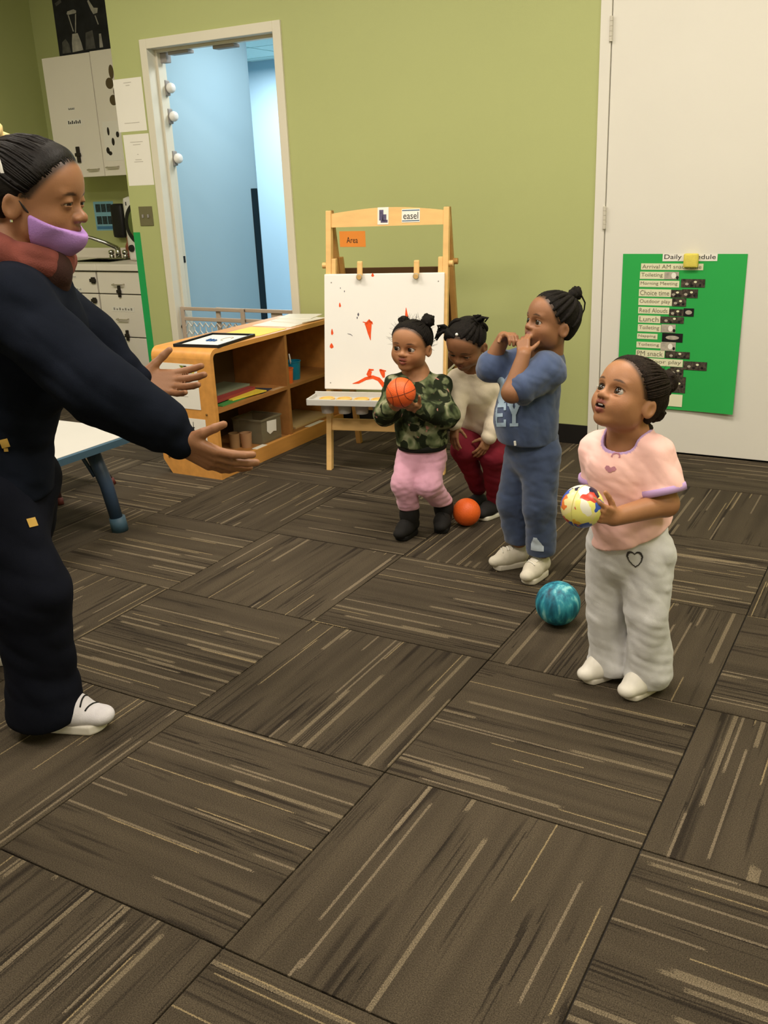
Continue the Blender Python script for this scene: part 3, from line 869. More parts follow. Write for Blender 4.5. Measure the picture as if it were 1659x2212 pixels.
# baby gate ----------------------------------------------------------
M_gate = mat('taupe_gate', srgb(178, 160, 142), .45, .03, spec=.4)
gt = thing('baby_gate', 'taupe baby gate with diamond mesh across the doorway', 'gate', (-3.67, 4.604, 0))
GY0, GY1 = 4.592, 4.614
ga, gb, gz = DX0 + .008, DX1 - .008, .625
for (a, b_, y0, y1) in ((ga, -3.60, GY0, GY0 + .012), (-3.83, gb, GY1 - .008, GY1 + .006)):
    box('top_rail', (a, y0, gz - .022), (b_, y1, gz), M_gate, gt, .004)
    box('second_rail', (a, y0, gz - .085), (b_, y1, gz - .062), M_gate, gt, .004)
    box('bottom_rail', (a, y0, .03), (b_, y1, .055), M_gate, gt, .004)
    for x in (a, b_ - .03): box('stile', (x, y0 - .001, .03), (x + .03, y1 + .001, gz + .002), M_gate, gt, .005)
    ym = (y0 + y1) / 2
    msh = MB(); px_, pz = .046, .05
    x_ = a + .03; rows = int((gz - .085 - .055) / pz)
    ncol = int((b_ - a - .06) / px_)
    for r_ in range(rows + 1):
        z0 = .055 + r_ * pz
        for sg in (1, -1):
            pts = []
            for c_ in range(2 * ncol + 1):
                tri = abs(((c_ + (0 if sg > 0 else 1)) % 2))
                pts.append((min(x_ + c_ * px_ / 2, b_ - .03), ym, min(z0 + tri * pz * .5 + 0.0, gz - .085)))
            if sg > 0: msh.tube(pts, .0042, 5)
    for r_ in range(rows):
        z0 = .055 + r_ * pz + pz * .5
        for c_ in range(2 * ncol + 1):
            if c_ % 2 == 1: msh.tube([(x_ + c_ * px_ / 2, ym, z0), (x_ + c_ * px_ / 2, ym, z0 + pz * .5)], .0032, 5)
    _mp = msh.build('mesh_panel', mat('pale_gate_mesh', srgb(214, 206, 192), .5), gt); _mp['kind'] = 'stuff'
box('latch', (-3.42, GY1 + .004, gz - .065), (-3.34, GY1 + .012, gz - .018), M_gate, gt, .004)
for x in (ga - .006, gb): 
    for z in (.12, .5):
        MB().lathe([(.012, 0), (.012, .007)], (x, 4.603, z), 12, up=(1, 0, 0)).build('bumper', M_dark, gt)

# table ---------------------------------------------------------------
M_ttop = mat('table_laminate', srgb(206, 203, 197), .35, .02, 4., spec=.45)
M_tedge = mat('slate_blue_edge', srgb(62, 88, 106), .5, .04)
M_tleg = mat('slate_blue_leg', srgb(50, 68, 92), .45, .05, spec=.4)
tb_ = thing('activity_table', 'low white table with slate blue edge and legs behind the adult', 'table', (-3.33, 2.37, 0))
def rrect(x0, y0, x1, y1, r, z, n=6):
    P = []
    for cx_, cy_, a0 in ((x1 - r, y0 + r, -90), (x1 - r, y1 - r, 0), (x0 + r, y1 - r, 90), (x0 + r, y0 + r, 180)):
        for k in range(n + 1):
            a = math.radians(a0 + 90 * k / n); P.append((cx_ + r * math.cos(a), cy_ + r * math.sin(a), z))
    return P
tx0, ty0, tx1, ty1, tzz = -3.93, 1.99, -2.72, 2.75, .405
MB().prism(rrect(tx0 + .008, ty0 + .008, tx1 - .008, ty1 - .008, .09, tzz - .026), (0, 0, .0275)).build('table_top', M_ttop, tb_)
eo = rrect(tx0, ty0, tx1, ty1, .10, 0); n_ = len(eo)
ei = rrect(tx0 + .008, ty0 + .008, tx1 - .008, ty1 - .008, .09, 0)
v = [(p[0], p[1], tzz - .03) for p in eo] + [(p[0], p[1], tzz - .004) for p in eo] + [(p[0], p[1], tzz) for p in ei] + [(p[0], p[1], tzz - .03) for p in ei]
f = []
for k in range(n_):
    k2 = (k + 1) % n_
    f += [[k, k2, n_ + k2, n_ + k], [n_ + k, n_ + k2, 2 * n_ + k2, 2 * n_ + k], [3 * n_ + k2, 3 * n_ + k, k, k2][::1], [2 * n_ + k, 2 * n_ + k2, 3 * n_ + k2, 3 * n_ + k]]
MB().add(v, f).build('edge_band', M_tedge, tb_)
for (x, y, sx, sy) in ((-2.86, 2.58, 1, 1), (-2.86, 2.14, 1, -1), (-3.79, 2.58, -1, 1), (-3.79, 2.14, -1, -1)):
    lg = MB().tube([(x, y, tzz - .03), (x + .035 * sx, y + .028 * sy, .20), (x + .052 * sx, y + .04 * sy, .055)], [.030, .028, .026], 16).build('leg', M_tleg, tb_, True)
    MB().tube([(x + .054 * sx, y + .041 * sy, .06), (x + .058 * sx, y + .045 * sy, .0)], [.033, .035], 16).build('leg_foot', M_tedge, lg, True)
    MB().tube([(x - .05 * sx, y - .03 * sy, tzz - .03), (x + .005 * sx, y + .0 * sy, .24)], .008, 8).build('brace', M_tleg, tb_, True)

# small dark chair at the far side of the table
M_cleg = mat('dark_brown_leg', srgb(52, 34, 30), .5)
ch = thing('toddler_chair', 'small dark chair with splayed legs behind the white table and adult', 'chair', (-3.52, 2.93, 0))
for (dx, dy) in ((1, -1), (1, 1), (-1, -1), (-1, 1)):
    x, y = -3.52 + dx * .12, 2.93 + dy * .1
    lg = MB().tube([(x, y, .25), (x + dx * .09, y + dy * .06, .02)], [.012, .011], 10).build('leg', M_cleg, ch, True)
    MB().tube([(x + dx * .088, y + dy * .059, .03), (x + dx * .096, y + dy * .064, 0)], .015, 10).build('leg_tip', mat('red_brown_tip', srgb(88, 40, 34), .6), lg, True)
MB().prism(rrect(-3.67, 2.80, -3.37, 3.06, .06, .245), (0, 0, .02)).build('seat', mat('dark_seat', srgb(44, 36, 36), .5), ch)
# white toddler seat in front of the cabinets
wc = thing('booster_chair', 'white plastic toddler chair standing before the base cabinets', 'chair', (-4.98, 4.44, 0))
for (dx, dy) in ((1, -1), (1, 1), (-1, -1), (-1, 1)):
    x, y = -4.98 + dx * .12, 4.40 + dy * .07
    lg = MB().tube([(x, y, .32), (x + dx * .04, y + dy * .04, .03)], [.022, .028], 14).build('leg', M_whitep, wc, True)
    MB().tube([(x + dx * .04, y + dy * .04, .03), (x + dx * .042, y + dy * .042, 0)], .03, 14).build('foot_cap', M_dark, lg, True)
MB().prism(rrect(-5.16, 4.27, -4.80, 4.61, .08, .31), (0, 0, .04)).build('seat', M_whitep, wc)
bk = MB()
pts = [(-5.14 + .03, 4.30, .35), (-5.14, 4.30, .52)]
for k in range(9):
    a = math.pi * k / 8
    bk.tube([(-4.98 - .16 * math.cos(a), 4.46 + .15 * math.sin(a), .35), (-4.98 - .16 * math.cos(a), 4.46 + .15 * math.sin(a), .56)], .036, 10)
bk.build('back_shell', M_whitep, wc, True)

# ================================================================ KITCHEN NICHE
M_cab = mat('cabinet_white', srgb(238, 231, 219), .4, .02, 3., spec=.4)
M_lock = mat('black_child_lock', srgb(42, 36, 32), .5, .1)
M_nick = mat('brushed_pull', srgb(196, 188, 172), .35, .03, metal=.6)
M_gap = mat('cabinet_carcass', srgb(96, 90, 80), .8)
FY = 5.05
def pull(x, y, z, w_, parent):
    mb = MB().tube([(x - w_ / 2, y, z), (x - w_ / 2, y - .022, z - .004), (x + w_ / 2, y - .022, z - .004), (x + w_ / 2, y, z)], .005, 8)
    return mb.build('handle', M_nick, parent)
def lock(x, y, z0, z1, parent, w_=.022):
    mb = MB().box((x - w_ / 2, y - .014, z0), (x + w_ / 2, y, z1), .004)
    mb.box((x - w_ * .8, y - .02, (z0 + z1) / 2 - .012), (x + w_ * .8, y - .004, (z0 + z1) / 2 + .012), .004)
    return mb.build('child_lock', M_lock, parent)
def tape_label(x, z, w_, h_, y, parent, m=None, lines=1):
    c = card('word_label', (x, y, z), X1, Z1, w_, h_, M_paper, parent)
    b_ = MB()
    for k in range(7):
        b_.box((x - w_ * .42 + k * w_ * .125, y - .0012, z - h_ * .22), (x - w_ * .42 + k * w_ * .125 + w_ * .07, y - .0007, z + h_ * (.12 if k % 2 else .28)))
    b_.build('worn_print', m or M_grey_ink, c); return c
# base units
b1 = thing('base_cabinet', 'white base cabinet with one drawer front and door under the sink', 'cabinet', (-5.7, 5.3, 0))
box('body', (XL + .01, FY + .022, .09), (-5.267, YN - .01, .79), M_gap, b1)
box('toe_kick', (XL + .01, FY + .07, 0), (-5.267, FY + .09, .09), M_dark, b1)
d = box('drawer_front', (-5.76, FY, .632), (-5.275, FY + .02, .782), M_cab, b1, .004); 
tape_label(-5.50, .745, .06, .022, FY - .001, d); tape_label(-5.49, .655, .13, .026, FY - .001, d)
d = box('door', (-5.76, FY, .10), (-5.275, FY + .02, .624), M_cab, b1, .004); pull(-5.525, FY, .46, .10, d); lock(-5.312, FY, .56, .60, d, .03)
d = box('door', (-6.13, FY, .10), (-5.768, FY + .02, .782), M_cab, b1, .004); pull(-5.85, FY, .46, .10, d)
b2 = thing('drawer_cabinet', 'white base cabinet of three drawers beside the green tape', 'cabinet', (-4.83, 5.3, 0))
box('body', (-5.267, FY + .022, .09), (XC - .012, YN - .01, .79), M_gap, b2)
box('toe_kick', (-5.267, FY + .07, 0), (XC - .012, FY + .09, .09), M_dark, b2)
zz = ((.632, .782), (.327, .624), (.10, .319))
for k, (z0, z1) in enumerate(zz):
    d = box('drawer', (-5.259, FY, z0), (-4.86 + .38, FY + .02, z1), M_cab, b2, .004)
    pull(-5.055, FY, (.70, .455, .132)[k], .10, d)
    if k == 1: tape_label(-5.045, .523, .22, .034, FY - .001, d)
    if k < 2: lock(-5.055 + .025 * k, FY, (.607, .299)[k], (.69, .375)[k], d)
lock(-5.298, FY, .70, .745, b2, .034)
ct = struct_ct = thing('countertop', 'white laminate countertop with a steel sink along the niche', 'countertop', (-5.27, 5.3, .79))
cm = MB()
cm.box((XL + .005, FY - .02, .792), (-5.66, YN - .005, .838), .006); cm.box((-5.24, FY - .02, .792), (XC - .006, YN - .005, .838), .006)
cm.box((-5.66, FY - .02, .792), (-5.24, 5.16, .838), .006); cm.box((-5.66, 5.46, .792), (-5.24, YN - .005, .838), .006)
cm.build('slab', M_cab, ct)
box('backsplash', (XL + .005, YN - .022, .838), (XC - .006, YN - .005, .91), M_cab, ct, .003)
sk = MB()
sk.box((-5.66, 5.16, .70), (-5.24, 5.46, .705)); sk.box((-5.665, 5.155, .70), (-5.655, 5.465, .842), .002); sk.box((-5.245, 5.155, .70), (-5.235, 5.465, .842), .002)
sk.box((-5.665, 5.15, .70), (-5.235, 5.16, .842), .002); sk.box((-5.665, 5.46, .70), (-5.235, 5.47, .842), .002)
sk.build('sink', M_chrome, ct)
# faucet
fc = thing('faucet', 'chrome faucet with raised spout over the sink', 'faucet', (-5.37, 5.40, .838))
Yf = 5.40
box('base_plate', (-5.46, Yf - .03, .838), (-5.28, Yf + .03, .852), M_chrome, fc, .005)
MB().tube([(-5.37, Yf, .85), (-5.37, Yf, .925)], [.022, .018], 14).build('post', M_chrome, fc, True)
MB().tube([(-5.37, Yf, .92), (-5.44, Yf - .05, .965), (-5.52, Yf - .11, 1.005), (-5.555, Yf - .13, 1.012), (-5.58, Yf - .145, .998), (-5.585, Yf - .148, .965)], [.016, .014, .013, .012, .012, .011], 12).build('spout', M_chrome, fc, True)
for x in (-5.44, -5.30):
    MB().lathe([(.018, 0), (.02, .015), (.012, .022), (.022, .03), (.022, .05), (.01, .056)], (x, Yf, .852), 14).build('tap_handle', M_chrome, fc, True)
o = MB().tube([(-5.34, 5.5, .838), (-5.34, 5.5, .93), (-5.345, 5.5, .96), (-5.345, 5.5, 1.0)], [.035, .035, .016, .014], 16).build('soap_bottle', mat('rust_soap', srgb(150, 84, 62), .4), base=(-5.34, 5.5, .838)); tag(o, 'reddish soap bottle standing behind the faucet', 'bottle')
# appliance with a round dark window
ap = thing('bottle_warmer', 'white countertop appliance with round dark window beside the wall corner', 'appliance', (-4.95, 5.36, .838))
bx = MB().box((-5.13, 5.25, .838), (-4.75, 5.50, 1.285), .035).build('body', M_whitep, ap); auto_smooth(bx, 60)
MB().lathe([(.155, 0), (.155, .012), (.14, .016)], (-4.955, 5.252, 1.10), 36, up=(0, -1, 0)).build('door_ring', M_dark, ap, False)
MB().lathe([(.13, .012), (.11, .022), (.001, .024)], (-4.955, 5.252, 1.10), 36, up=(0, -1, 0)).build('window', mat('olive_glass', srgb(96, 108, 60), .15, 0, spec=.6), ap, True)
MB().lathe([(.026, 0), (.024, .015), (.012, .018)], (-5.08, 5.252, .93), 20, up=(0, -1, 0)).build('dial', M_dark, ap)
box('logo_mark', (-5.09, 5.247, 1.225), (-5.083, 5.251, 1.25), M_ink, ap, 0)
o = MB().box((-5.535, 5.53, .985), (-5.415, 5.594, 1.235), .025).build('towel_dispenser', M_dark, base=(-5.475, 5.56, 1.1)); auto_smooth(o, 60); tag(o, 'black wall dispenser between the blue poster and white appliance', 'dispenser')
# hand washing poster
hp = card('hygiene_poster', (-5.662, YN, 1.146), X1, Z1, .21, .215, mat('light_blue_print', srgb(128, 178, 196), .6, .05, 30.), base=(-5.662, YN, 1.146)); tag(hp, 'small light blue picture poster above the counter', 'poster')
M_pd = mat('dark_photo', srgb(44, 58, 62), .6, .6, 70.)
for k in range(2):
    for q_ in range(3):
        card('photo_panel', (-5.722 + q_ * .058, YN - .0007, 1.205 - k * .09), X1, Z1, .052, .06, M_pd, hp)
card('caption_band', (-5.665, YN - .0007, 1.06), X1, Z1, .18, .022, mat('mid_blue_print', srgb(70, 120, 160), .6), hp)
# upper cabinet
UY = 5.30
uc = thing('wall_cabinet', 'white two-door wall cabinet above the counter with stickers', 'cabinet', (-5.315, 5.45, 1.43))
box('body', (-5.774, UY + .02, 1.434), (-4.86, YN - .002, 2.238), M_cab, uc, .002)
dl = box('door', (-5.776, UY, 1.43), (-5.306, UY + .018, 2.24), M_cab, uc, .004)
dr = box('door', (-5.300, UY, 1.43), (-4.86, UY + .018, 2.244), M_cab, uc, .004)
pull(-5.40, UY, 1.482, .10, dl); pull(-5.21, UY, 1.49, .11, dr)
tape_label(-5.545, 1.893, .07, .026, UY - .001, dl, M_ink); tape_label(-5.532, 1.803, .15, .045, UY - .001, dl, M_ink)
lock(-5.533, UY, 1.53, 1.64, dl, .03)
sp_ = card('picture_sheet', (-5.16, UY - .001, 1.66), X1, Z1, .21, .26, M_paper, dr)
for (x, z, a, b_) in ((-5.215, 1.725, .011, .028), (-5.18, 1.655, .014, .026), (-5.24, 1.60, .016, .022), (-5.13, 1.70, .015, .02), (-5.22, 1.58, .018, .014)):
    MB().add([(x + a * math.cos(u), UY - .0022, z + b_ * math.sin(u)) for u in np.linspace(0, 6.28, 13)[:-1]] + [(x + a * math.cos(u), UY - .0017, z + b_ * math.sin(u)) for u in np.linspace(0, 6.28, 13)[:-1]], [list(range(12))[::-1]] + [[k, (k + 1) % 12, 12 + (k + 1) % 12, 12 + k] for k in range(12)]).build('animal_sticker', M_lock, sp_)
for (x, z, a, b_) in ((-5.146, 2.03, .036, .036), (-5.128, 1.922, .036, .034), (-5.118, 2.10, .022, .045), (-5.10, 1.975, .02, .03)):
    MB().add([(x + a * math.cos(u), UY - .0022, z + b_ * math.sin(u)) for u in np.linspace(0, 6.28, 17)[:-1]] + [(x + a * math.cos(u), UY - .0004, z + b_ * math.sin(u)) for u in np.linspace(0, 6.28, 17)[:-1]], [list(range(16))[::-1]] + [[k, (k + 1) % 16, 16 + (k + 1) % 16, 16 + k] for k in range(16)]).build('brown_sticker', mat('brown_sticker', srgb(92, 78, 52), .6), dr)
# dark picture above the cabinet
bp_ = card('kitchen_poster', (-5.58, YN, 2.49), X1, Z1, .65, .40, mat('charcoal_print', srgb(36, 36, 42), .5, .4, 12.), base=(-5.58, YN, 2.30)); tag(bp_, 'dark poster of kitchenware on the wall above the white cabinet', 'poster')
M_pg = mat('pale_grey_print', srgb(176, 172, 164), .6, .25, 20.)
M_pg2 = mat('smoky_print', srgb(92, 90, 88), .6, .4, 16.)
def plate(poly, m, nm='printed_shape'): MB().prism([(x, YN - .0007, z) for x, z in poly], (0, -.0006, 0)).build(nm, m, bp_)
plate([(-5.775, 2.56), (-5.765, 2.575), (-5.70, 2.582), (-5.675, 2.57), (-5.68, 2.555), (-5.765, 2.552)], M_pg)
plate([(-5.765, 2.55), (-5.755, 2.55), (-5.725, 2.44), (-5.735, 2.44)], M_pg); plate([(-5.69, 2.55), (-5.68, 2.55), (-5.705, 2.43), (-5.715, 2.43)], M_pg)
plate([(-5.745, 2.425), (-5.69, 2.425), (-5.665, 2.36), (-5.655, 2.31), (-5.765, 2.305), (-5.76, 2.37)], M_pg)
plate([(-5.86, 2.38), (-5.82, 2.40), (-5.79, 2.36), (-5.78, 2.305), (-5.87, 2.305)], M_pg2)
plate([(-5.63, 2.31), (-5.61, 2.42), (-5.54, 2.43), (-5.53, 2.31)], M_pg2)
plate([(-5.555, 2.62), (-5.54, 2.625), (-5.50, 2.57), (-5.46, 2.565), (-5.47, 2.535), (-5.51, 2.53), (-5.53, 2.56)], M_pg)
plate([(-5.50, 2.52), (-5.49, 2.52), (-5.47, 2.46), (-5.48, 2.46)], M_pg)
plate([(-5.49, 2.31), (-5.48, 2.40), (-5.46, 2.40), (-5.455, 2.31)], M_pg)
plate([(-5.88, 2.64), (-5.82, 2.66), (-5.81, 2.64), (-5.87, 2.62)], M_pg2)

# ================================================================ ON THE GREEN WALL
for k, (x, z, w_, h_) in enumerate(((-4.297, 1.804, .225, .29), (-4.280, 1.497, .205, .29))):
    p = card('wall_notice', (x, YW, z), X1, Z1, w_, h_, M_paper, base=(x, YW, z))
    tag(p, ('upper white notice sheet on the wall left of the doorway', 'lower white notice sheet on the wall left of the doorway')[k], 'notice', 'paper notices left of the doorway')
    ln = []
    for q_, (a, dz) in enumerate(((.10, .10), (.06, .085), (.012, .03), (.05, .0), (.07, -.012)) if k else ((.06, .12), (.03, .105), (.12, -.10))):
        MB().box((x - a / 2, YW - .0014, z + dz), (x + a / 2, YW - .0009, z + dz + .004)).build('print_line', mat('pale_print', srgb(196, 190, 180), .8, 0), p)
tp = MB()
tp.box((-4.385, YW - .0012, 1.633), (-4.355, YW, 1.658)); 
sw = thing('light_switch', 'brushed steel double switch plate beside the doorway', 'switch', (-4.27, YW, 1.172))
box('plate', (-4.325, YW - .005, 1.116), (-4.217, YW, 1.23), mat('switch_steel', srgb(128, 122, 96), .4, .03, metal=.5), sw, .002)
for x in (-4.293, -4.249): box('toggle', (x - .005, YW - .013, 1.163), (x + .005, YW - .004, 1.183), M_greyp, sw, .002)
tpz = MB().box((XC, YW - .0014, .102), (-4.34, YW, 1.078)).build('corner_tape', mat('green_tape', srgb(34, 158, 84), .5, .03), base=(-4.365, YW, .10)); tag(tpz, 'bright green tape strip down the wall corner by the cabinets', 'tape')

# schedule poster on the white door
DYF = YW - .004
M_pgreen = mat('green_card', srgb(44, 168, 78), .6, .03, 3.)
ps = thing('schedule_poster', 'green daily schedule poster taped to the white door', 'poster', (-1.017, DYF, .22))
nxp, nzp = 14, 16
v = []; f = []
for side in (0, 1):
    for j in range(nzp + 1):
        for i in range(nxp + 1):
            u, w_ = i / nxp, j / nzp
            x = -1.297 + .556 * u + .004 * w_ * (0 if u < .5 else 1); z = .222 + .728 * w_
            bulge = .002 + .022 * (1 - w_) ** 2 * (.35 + .65 * u) * (1 - .5 * math.sin(3 * u))
            v.append((x, DYF - bulge - (.001 if side else 0), z))
n1 = (nxp + 1) * (nzp + 1)
for j in range(nzp):
    for i in range(nxp):
        a = j * (nxp + 1) + i
        f.append([a + nxp + 1, a + nxp + 2, a + 1, a][::-1][::-1]); f.append([n1 + a, n1 + a + 1, n1 + a + nxp + 2, n1 + a + nxp + 1])
link('poster_sheet', v, f, M_pgreen, ps, True)
def pz(x, z):
    u = (x + 1.297) / .556; w_ = (z - .222) / .728
    return DYF - (.002 + .022 * max(0, 1 - w_) ** 2 * (.35 + .65 * u) * (1 - .5 * math.sin(3 * u))) - .0016
M_strip = mat('cream_strip', srgb(226, 224, 190), .7, .03)
rows = [('Arrival AM snack time', -1.209, -.925, .907, .878), ('Toileting', -1.212, -1.098, .869, .836), ('Morning Meeting', -1.213, -1.028, .829, .799), ('Choice time', -1.213, -1.063, .789, .755),
        ('Outdoor play', -1.213, -1.056, .747, .714), ('Read Alouds', -1.212, -1.066, .706, .675), ('Lunch', -1.210, -1.105, .666, .632), ('Toileting', -1.210, -1.100, .624, .590),
        ('Napping', -1.211, -1.114, .581, .555), ('Toileting', -1.212, -1.096, .541, .513), ('PM snack', -1.213, -1.076, .503, .469), ('Outdoor play', -1.212, -.988, .464, .430)]
M_pencil = mat('pencil_grey', srgb(120, 116, 96), .8, 0)
for s_, x0, x1, z1, z0 in rows:
    y = pz((x0 + x1) / 2, (z0 + z1) / 2)
    c = MB().prism([(x0, pz(x0, z0), z0), (x1, pz(x1, z0), z0), (x1, pz(x1, z1), z1), (x0, pz(x0, z1), z1)], (0, -.0008, 0)).build('schedule_strip', M_strip, ps)
    v_, f_ = text_geo(s_, 1.); lo, hi = v_.min(0), v_.max(0)
    P = []
    for p in v_:
        x = x0 + .006 + (p[0] - lo[0]) / (hi[0] - lo[0]) * (x1 - x0 - .014); z = z0 + .006 + (p[1] - lo[1]) / (hi[1] - lo[1]) * (z1 - z0 - .011)
        P.append((x, pz(x, z) - .0016, z))
    link('lettering', P, f_, M_pencil, c)
c = MB().prism([(-1.111, pz(-1.1, .93), .917), (-.866, pz(-.87, .93), .919), (-.866, pz(-.87, .93), .951), (-1.111, pz(-1.1, .93), .951)], (0, -.0008, 0)).build('title_strip', M_paper, ps)
v_, f_ = text_geo('Daily Schedule', 1.); lo, hi = v_.min(0), v_.max(0)
link('lettering', [(-1.103 + (p[0] - lo[0]) / (hi[0] - lo[0]) * .23, pz(-1., .93) - .0016, .921 + (p[1] - lo[1]) / (hi[1] - lo[1]) * .027) for p in v_], f_, M_ink, c)
M_photo = mat('small_photo_dark', srgb(70, 62, 54), .5, .8, 90., detail=4.)
M_photo2 = mat('small_photo_black', srgb(26, 25, 26), .5, .5, 70.)
M_photo3 = mat('small_photo_grey', srgb(176, 168, 154), .5, .2, 60.)
def photo(x0, x1, z1, z0, m):
    return MB().prism([(x0, pz(x0, z0) - .0009, z0), (x1, pz(x1, z0) - .0009, z0), (x1, pz(x1, z1) - .0009, z1), (x0, pz(x0, z1) - .0009, z1)], (0, -.0008, 0)).build('photo_cutout', m, ps)
def spot(par, x, z, a, b_, m):
    MB().add([(x + a * math.cos(u), pz(x, z) - .0023, z + b_ * math.sin(u)) for u in np.linspace(0, 6.28, 13)[:-1]], [list(range(12))]).build('photo_shape', m, par)
for (x0, x1, z1, z0, m) in ((-1.098, -1.032, .870, .836, M_photo3), (-1.02, -.912, .838, .801, M_photo), (-1.063, -1.013, .788, .753, M_photo), (-1.013, -.941, .792, .753, M_photo), (-1.055, -.991, .750, .713, M_photo),
                         (-1.066, -1.0, .700, .668, M_photo), (-1.0, -.953, .705, .668, M_photo2), (-1.105, -.996, .664, .634, M_photo), (-1.098, -1.032, .628, .590, M_photo3), (-1.092, -.996, .587, .546, M_photo2), (-1.096, -1.026, .545, .504, M_photo3),
                         (-1.073, -.958, .502, .470, M_photo), (-.985, -.876, .459, .419, M_photo), (-1.045, -.982, .428, .383, M_photo), (-1.045, -.968, .383, .306, M_photo)):
    p = photo(x0, x1, z1, z0, m)
    cx_, cz_ = (x0 + x1) / 2, (z0 + z1) / 2; a = (x1 - x0)
    if m is M_photo3: spot(p, cx_ + .01, cz_, .011, .014, M_paper); spot(p, cx_ + .027, cz_ - .009, .006, .008, M_photo2)
    elif m is M_photo2: spot(p, cx_, cz_, a * .33, .010, M_photo3)
    else:
        spot(p, x0 + a * .25, cz_ - .004, .008, .006, M_photo3); spot(p, x0 + a * .6, cz_ + .006, .007, .005, M_strip); spot(p, x0 + a * .8, cz_ - .008, .006, .006, M_photo2); spot(p, x0 + a * .45, cz_ - .01, .007, .005, M_photo2)
photo(-1.044, -.978, .297, .238, M_strip)
nt2 = MB().box((-1.012, pz(-1, .92) - .024, .890), (-.946, pz(-1, .92) - .002, .953), .008).build('yellow_sponge', mat('yellow_sponge', srgb(222, 206, 92), .8, .06, 60., .3, 200.), ps); auto_smooth(nt2, 60)
nt2['label'] = 'yellow foam block holding the poster'

# ================================================================ PEOPLE (signed-distance bodies)
class Fig:
    def __init__(s, px, py): s.B = onz(px, py)
    def J(s, px, py, t=0.):
        d = ray(px, py); k = ((s.B - EYE) @ NH - t) / (d @ NH)
        return EYE + d * k
def frame_of(fwd, up):
    y = nrm(fwd); z = nrm(np.asarray(up) - y * (np.asarray(up) @ y)); x = np.cross(y, z)
    return np.array([x, y, z])
def tilt(fh, deg, roll=0.):
    """level forward dir + pitch -> rows (right, fwd, up)"""
    fh = nrm(fh); a = math.radians(deg)
    f = fh * math.cos(a) + ZV * math.sin(a); u = -fh * math.sin(a) + ZV * math.cos(a)
    R = frame_of(f, u)
    if roll:
        r = math.radians(roll); x, z = R[0], R[2]
        R = np.array([x * math.cos(r) + z * math.sin(r), R[1], z * math.cos(r) - x * math.sin(r)])
    return R

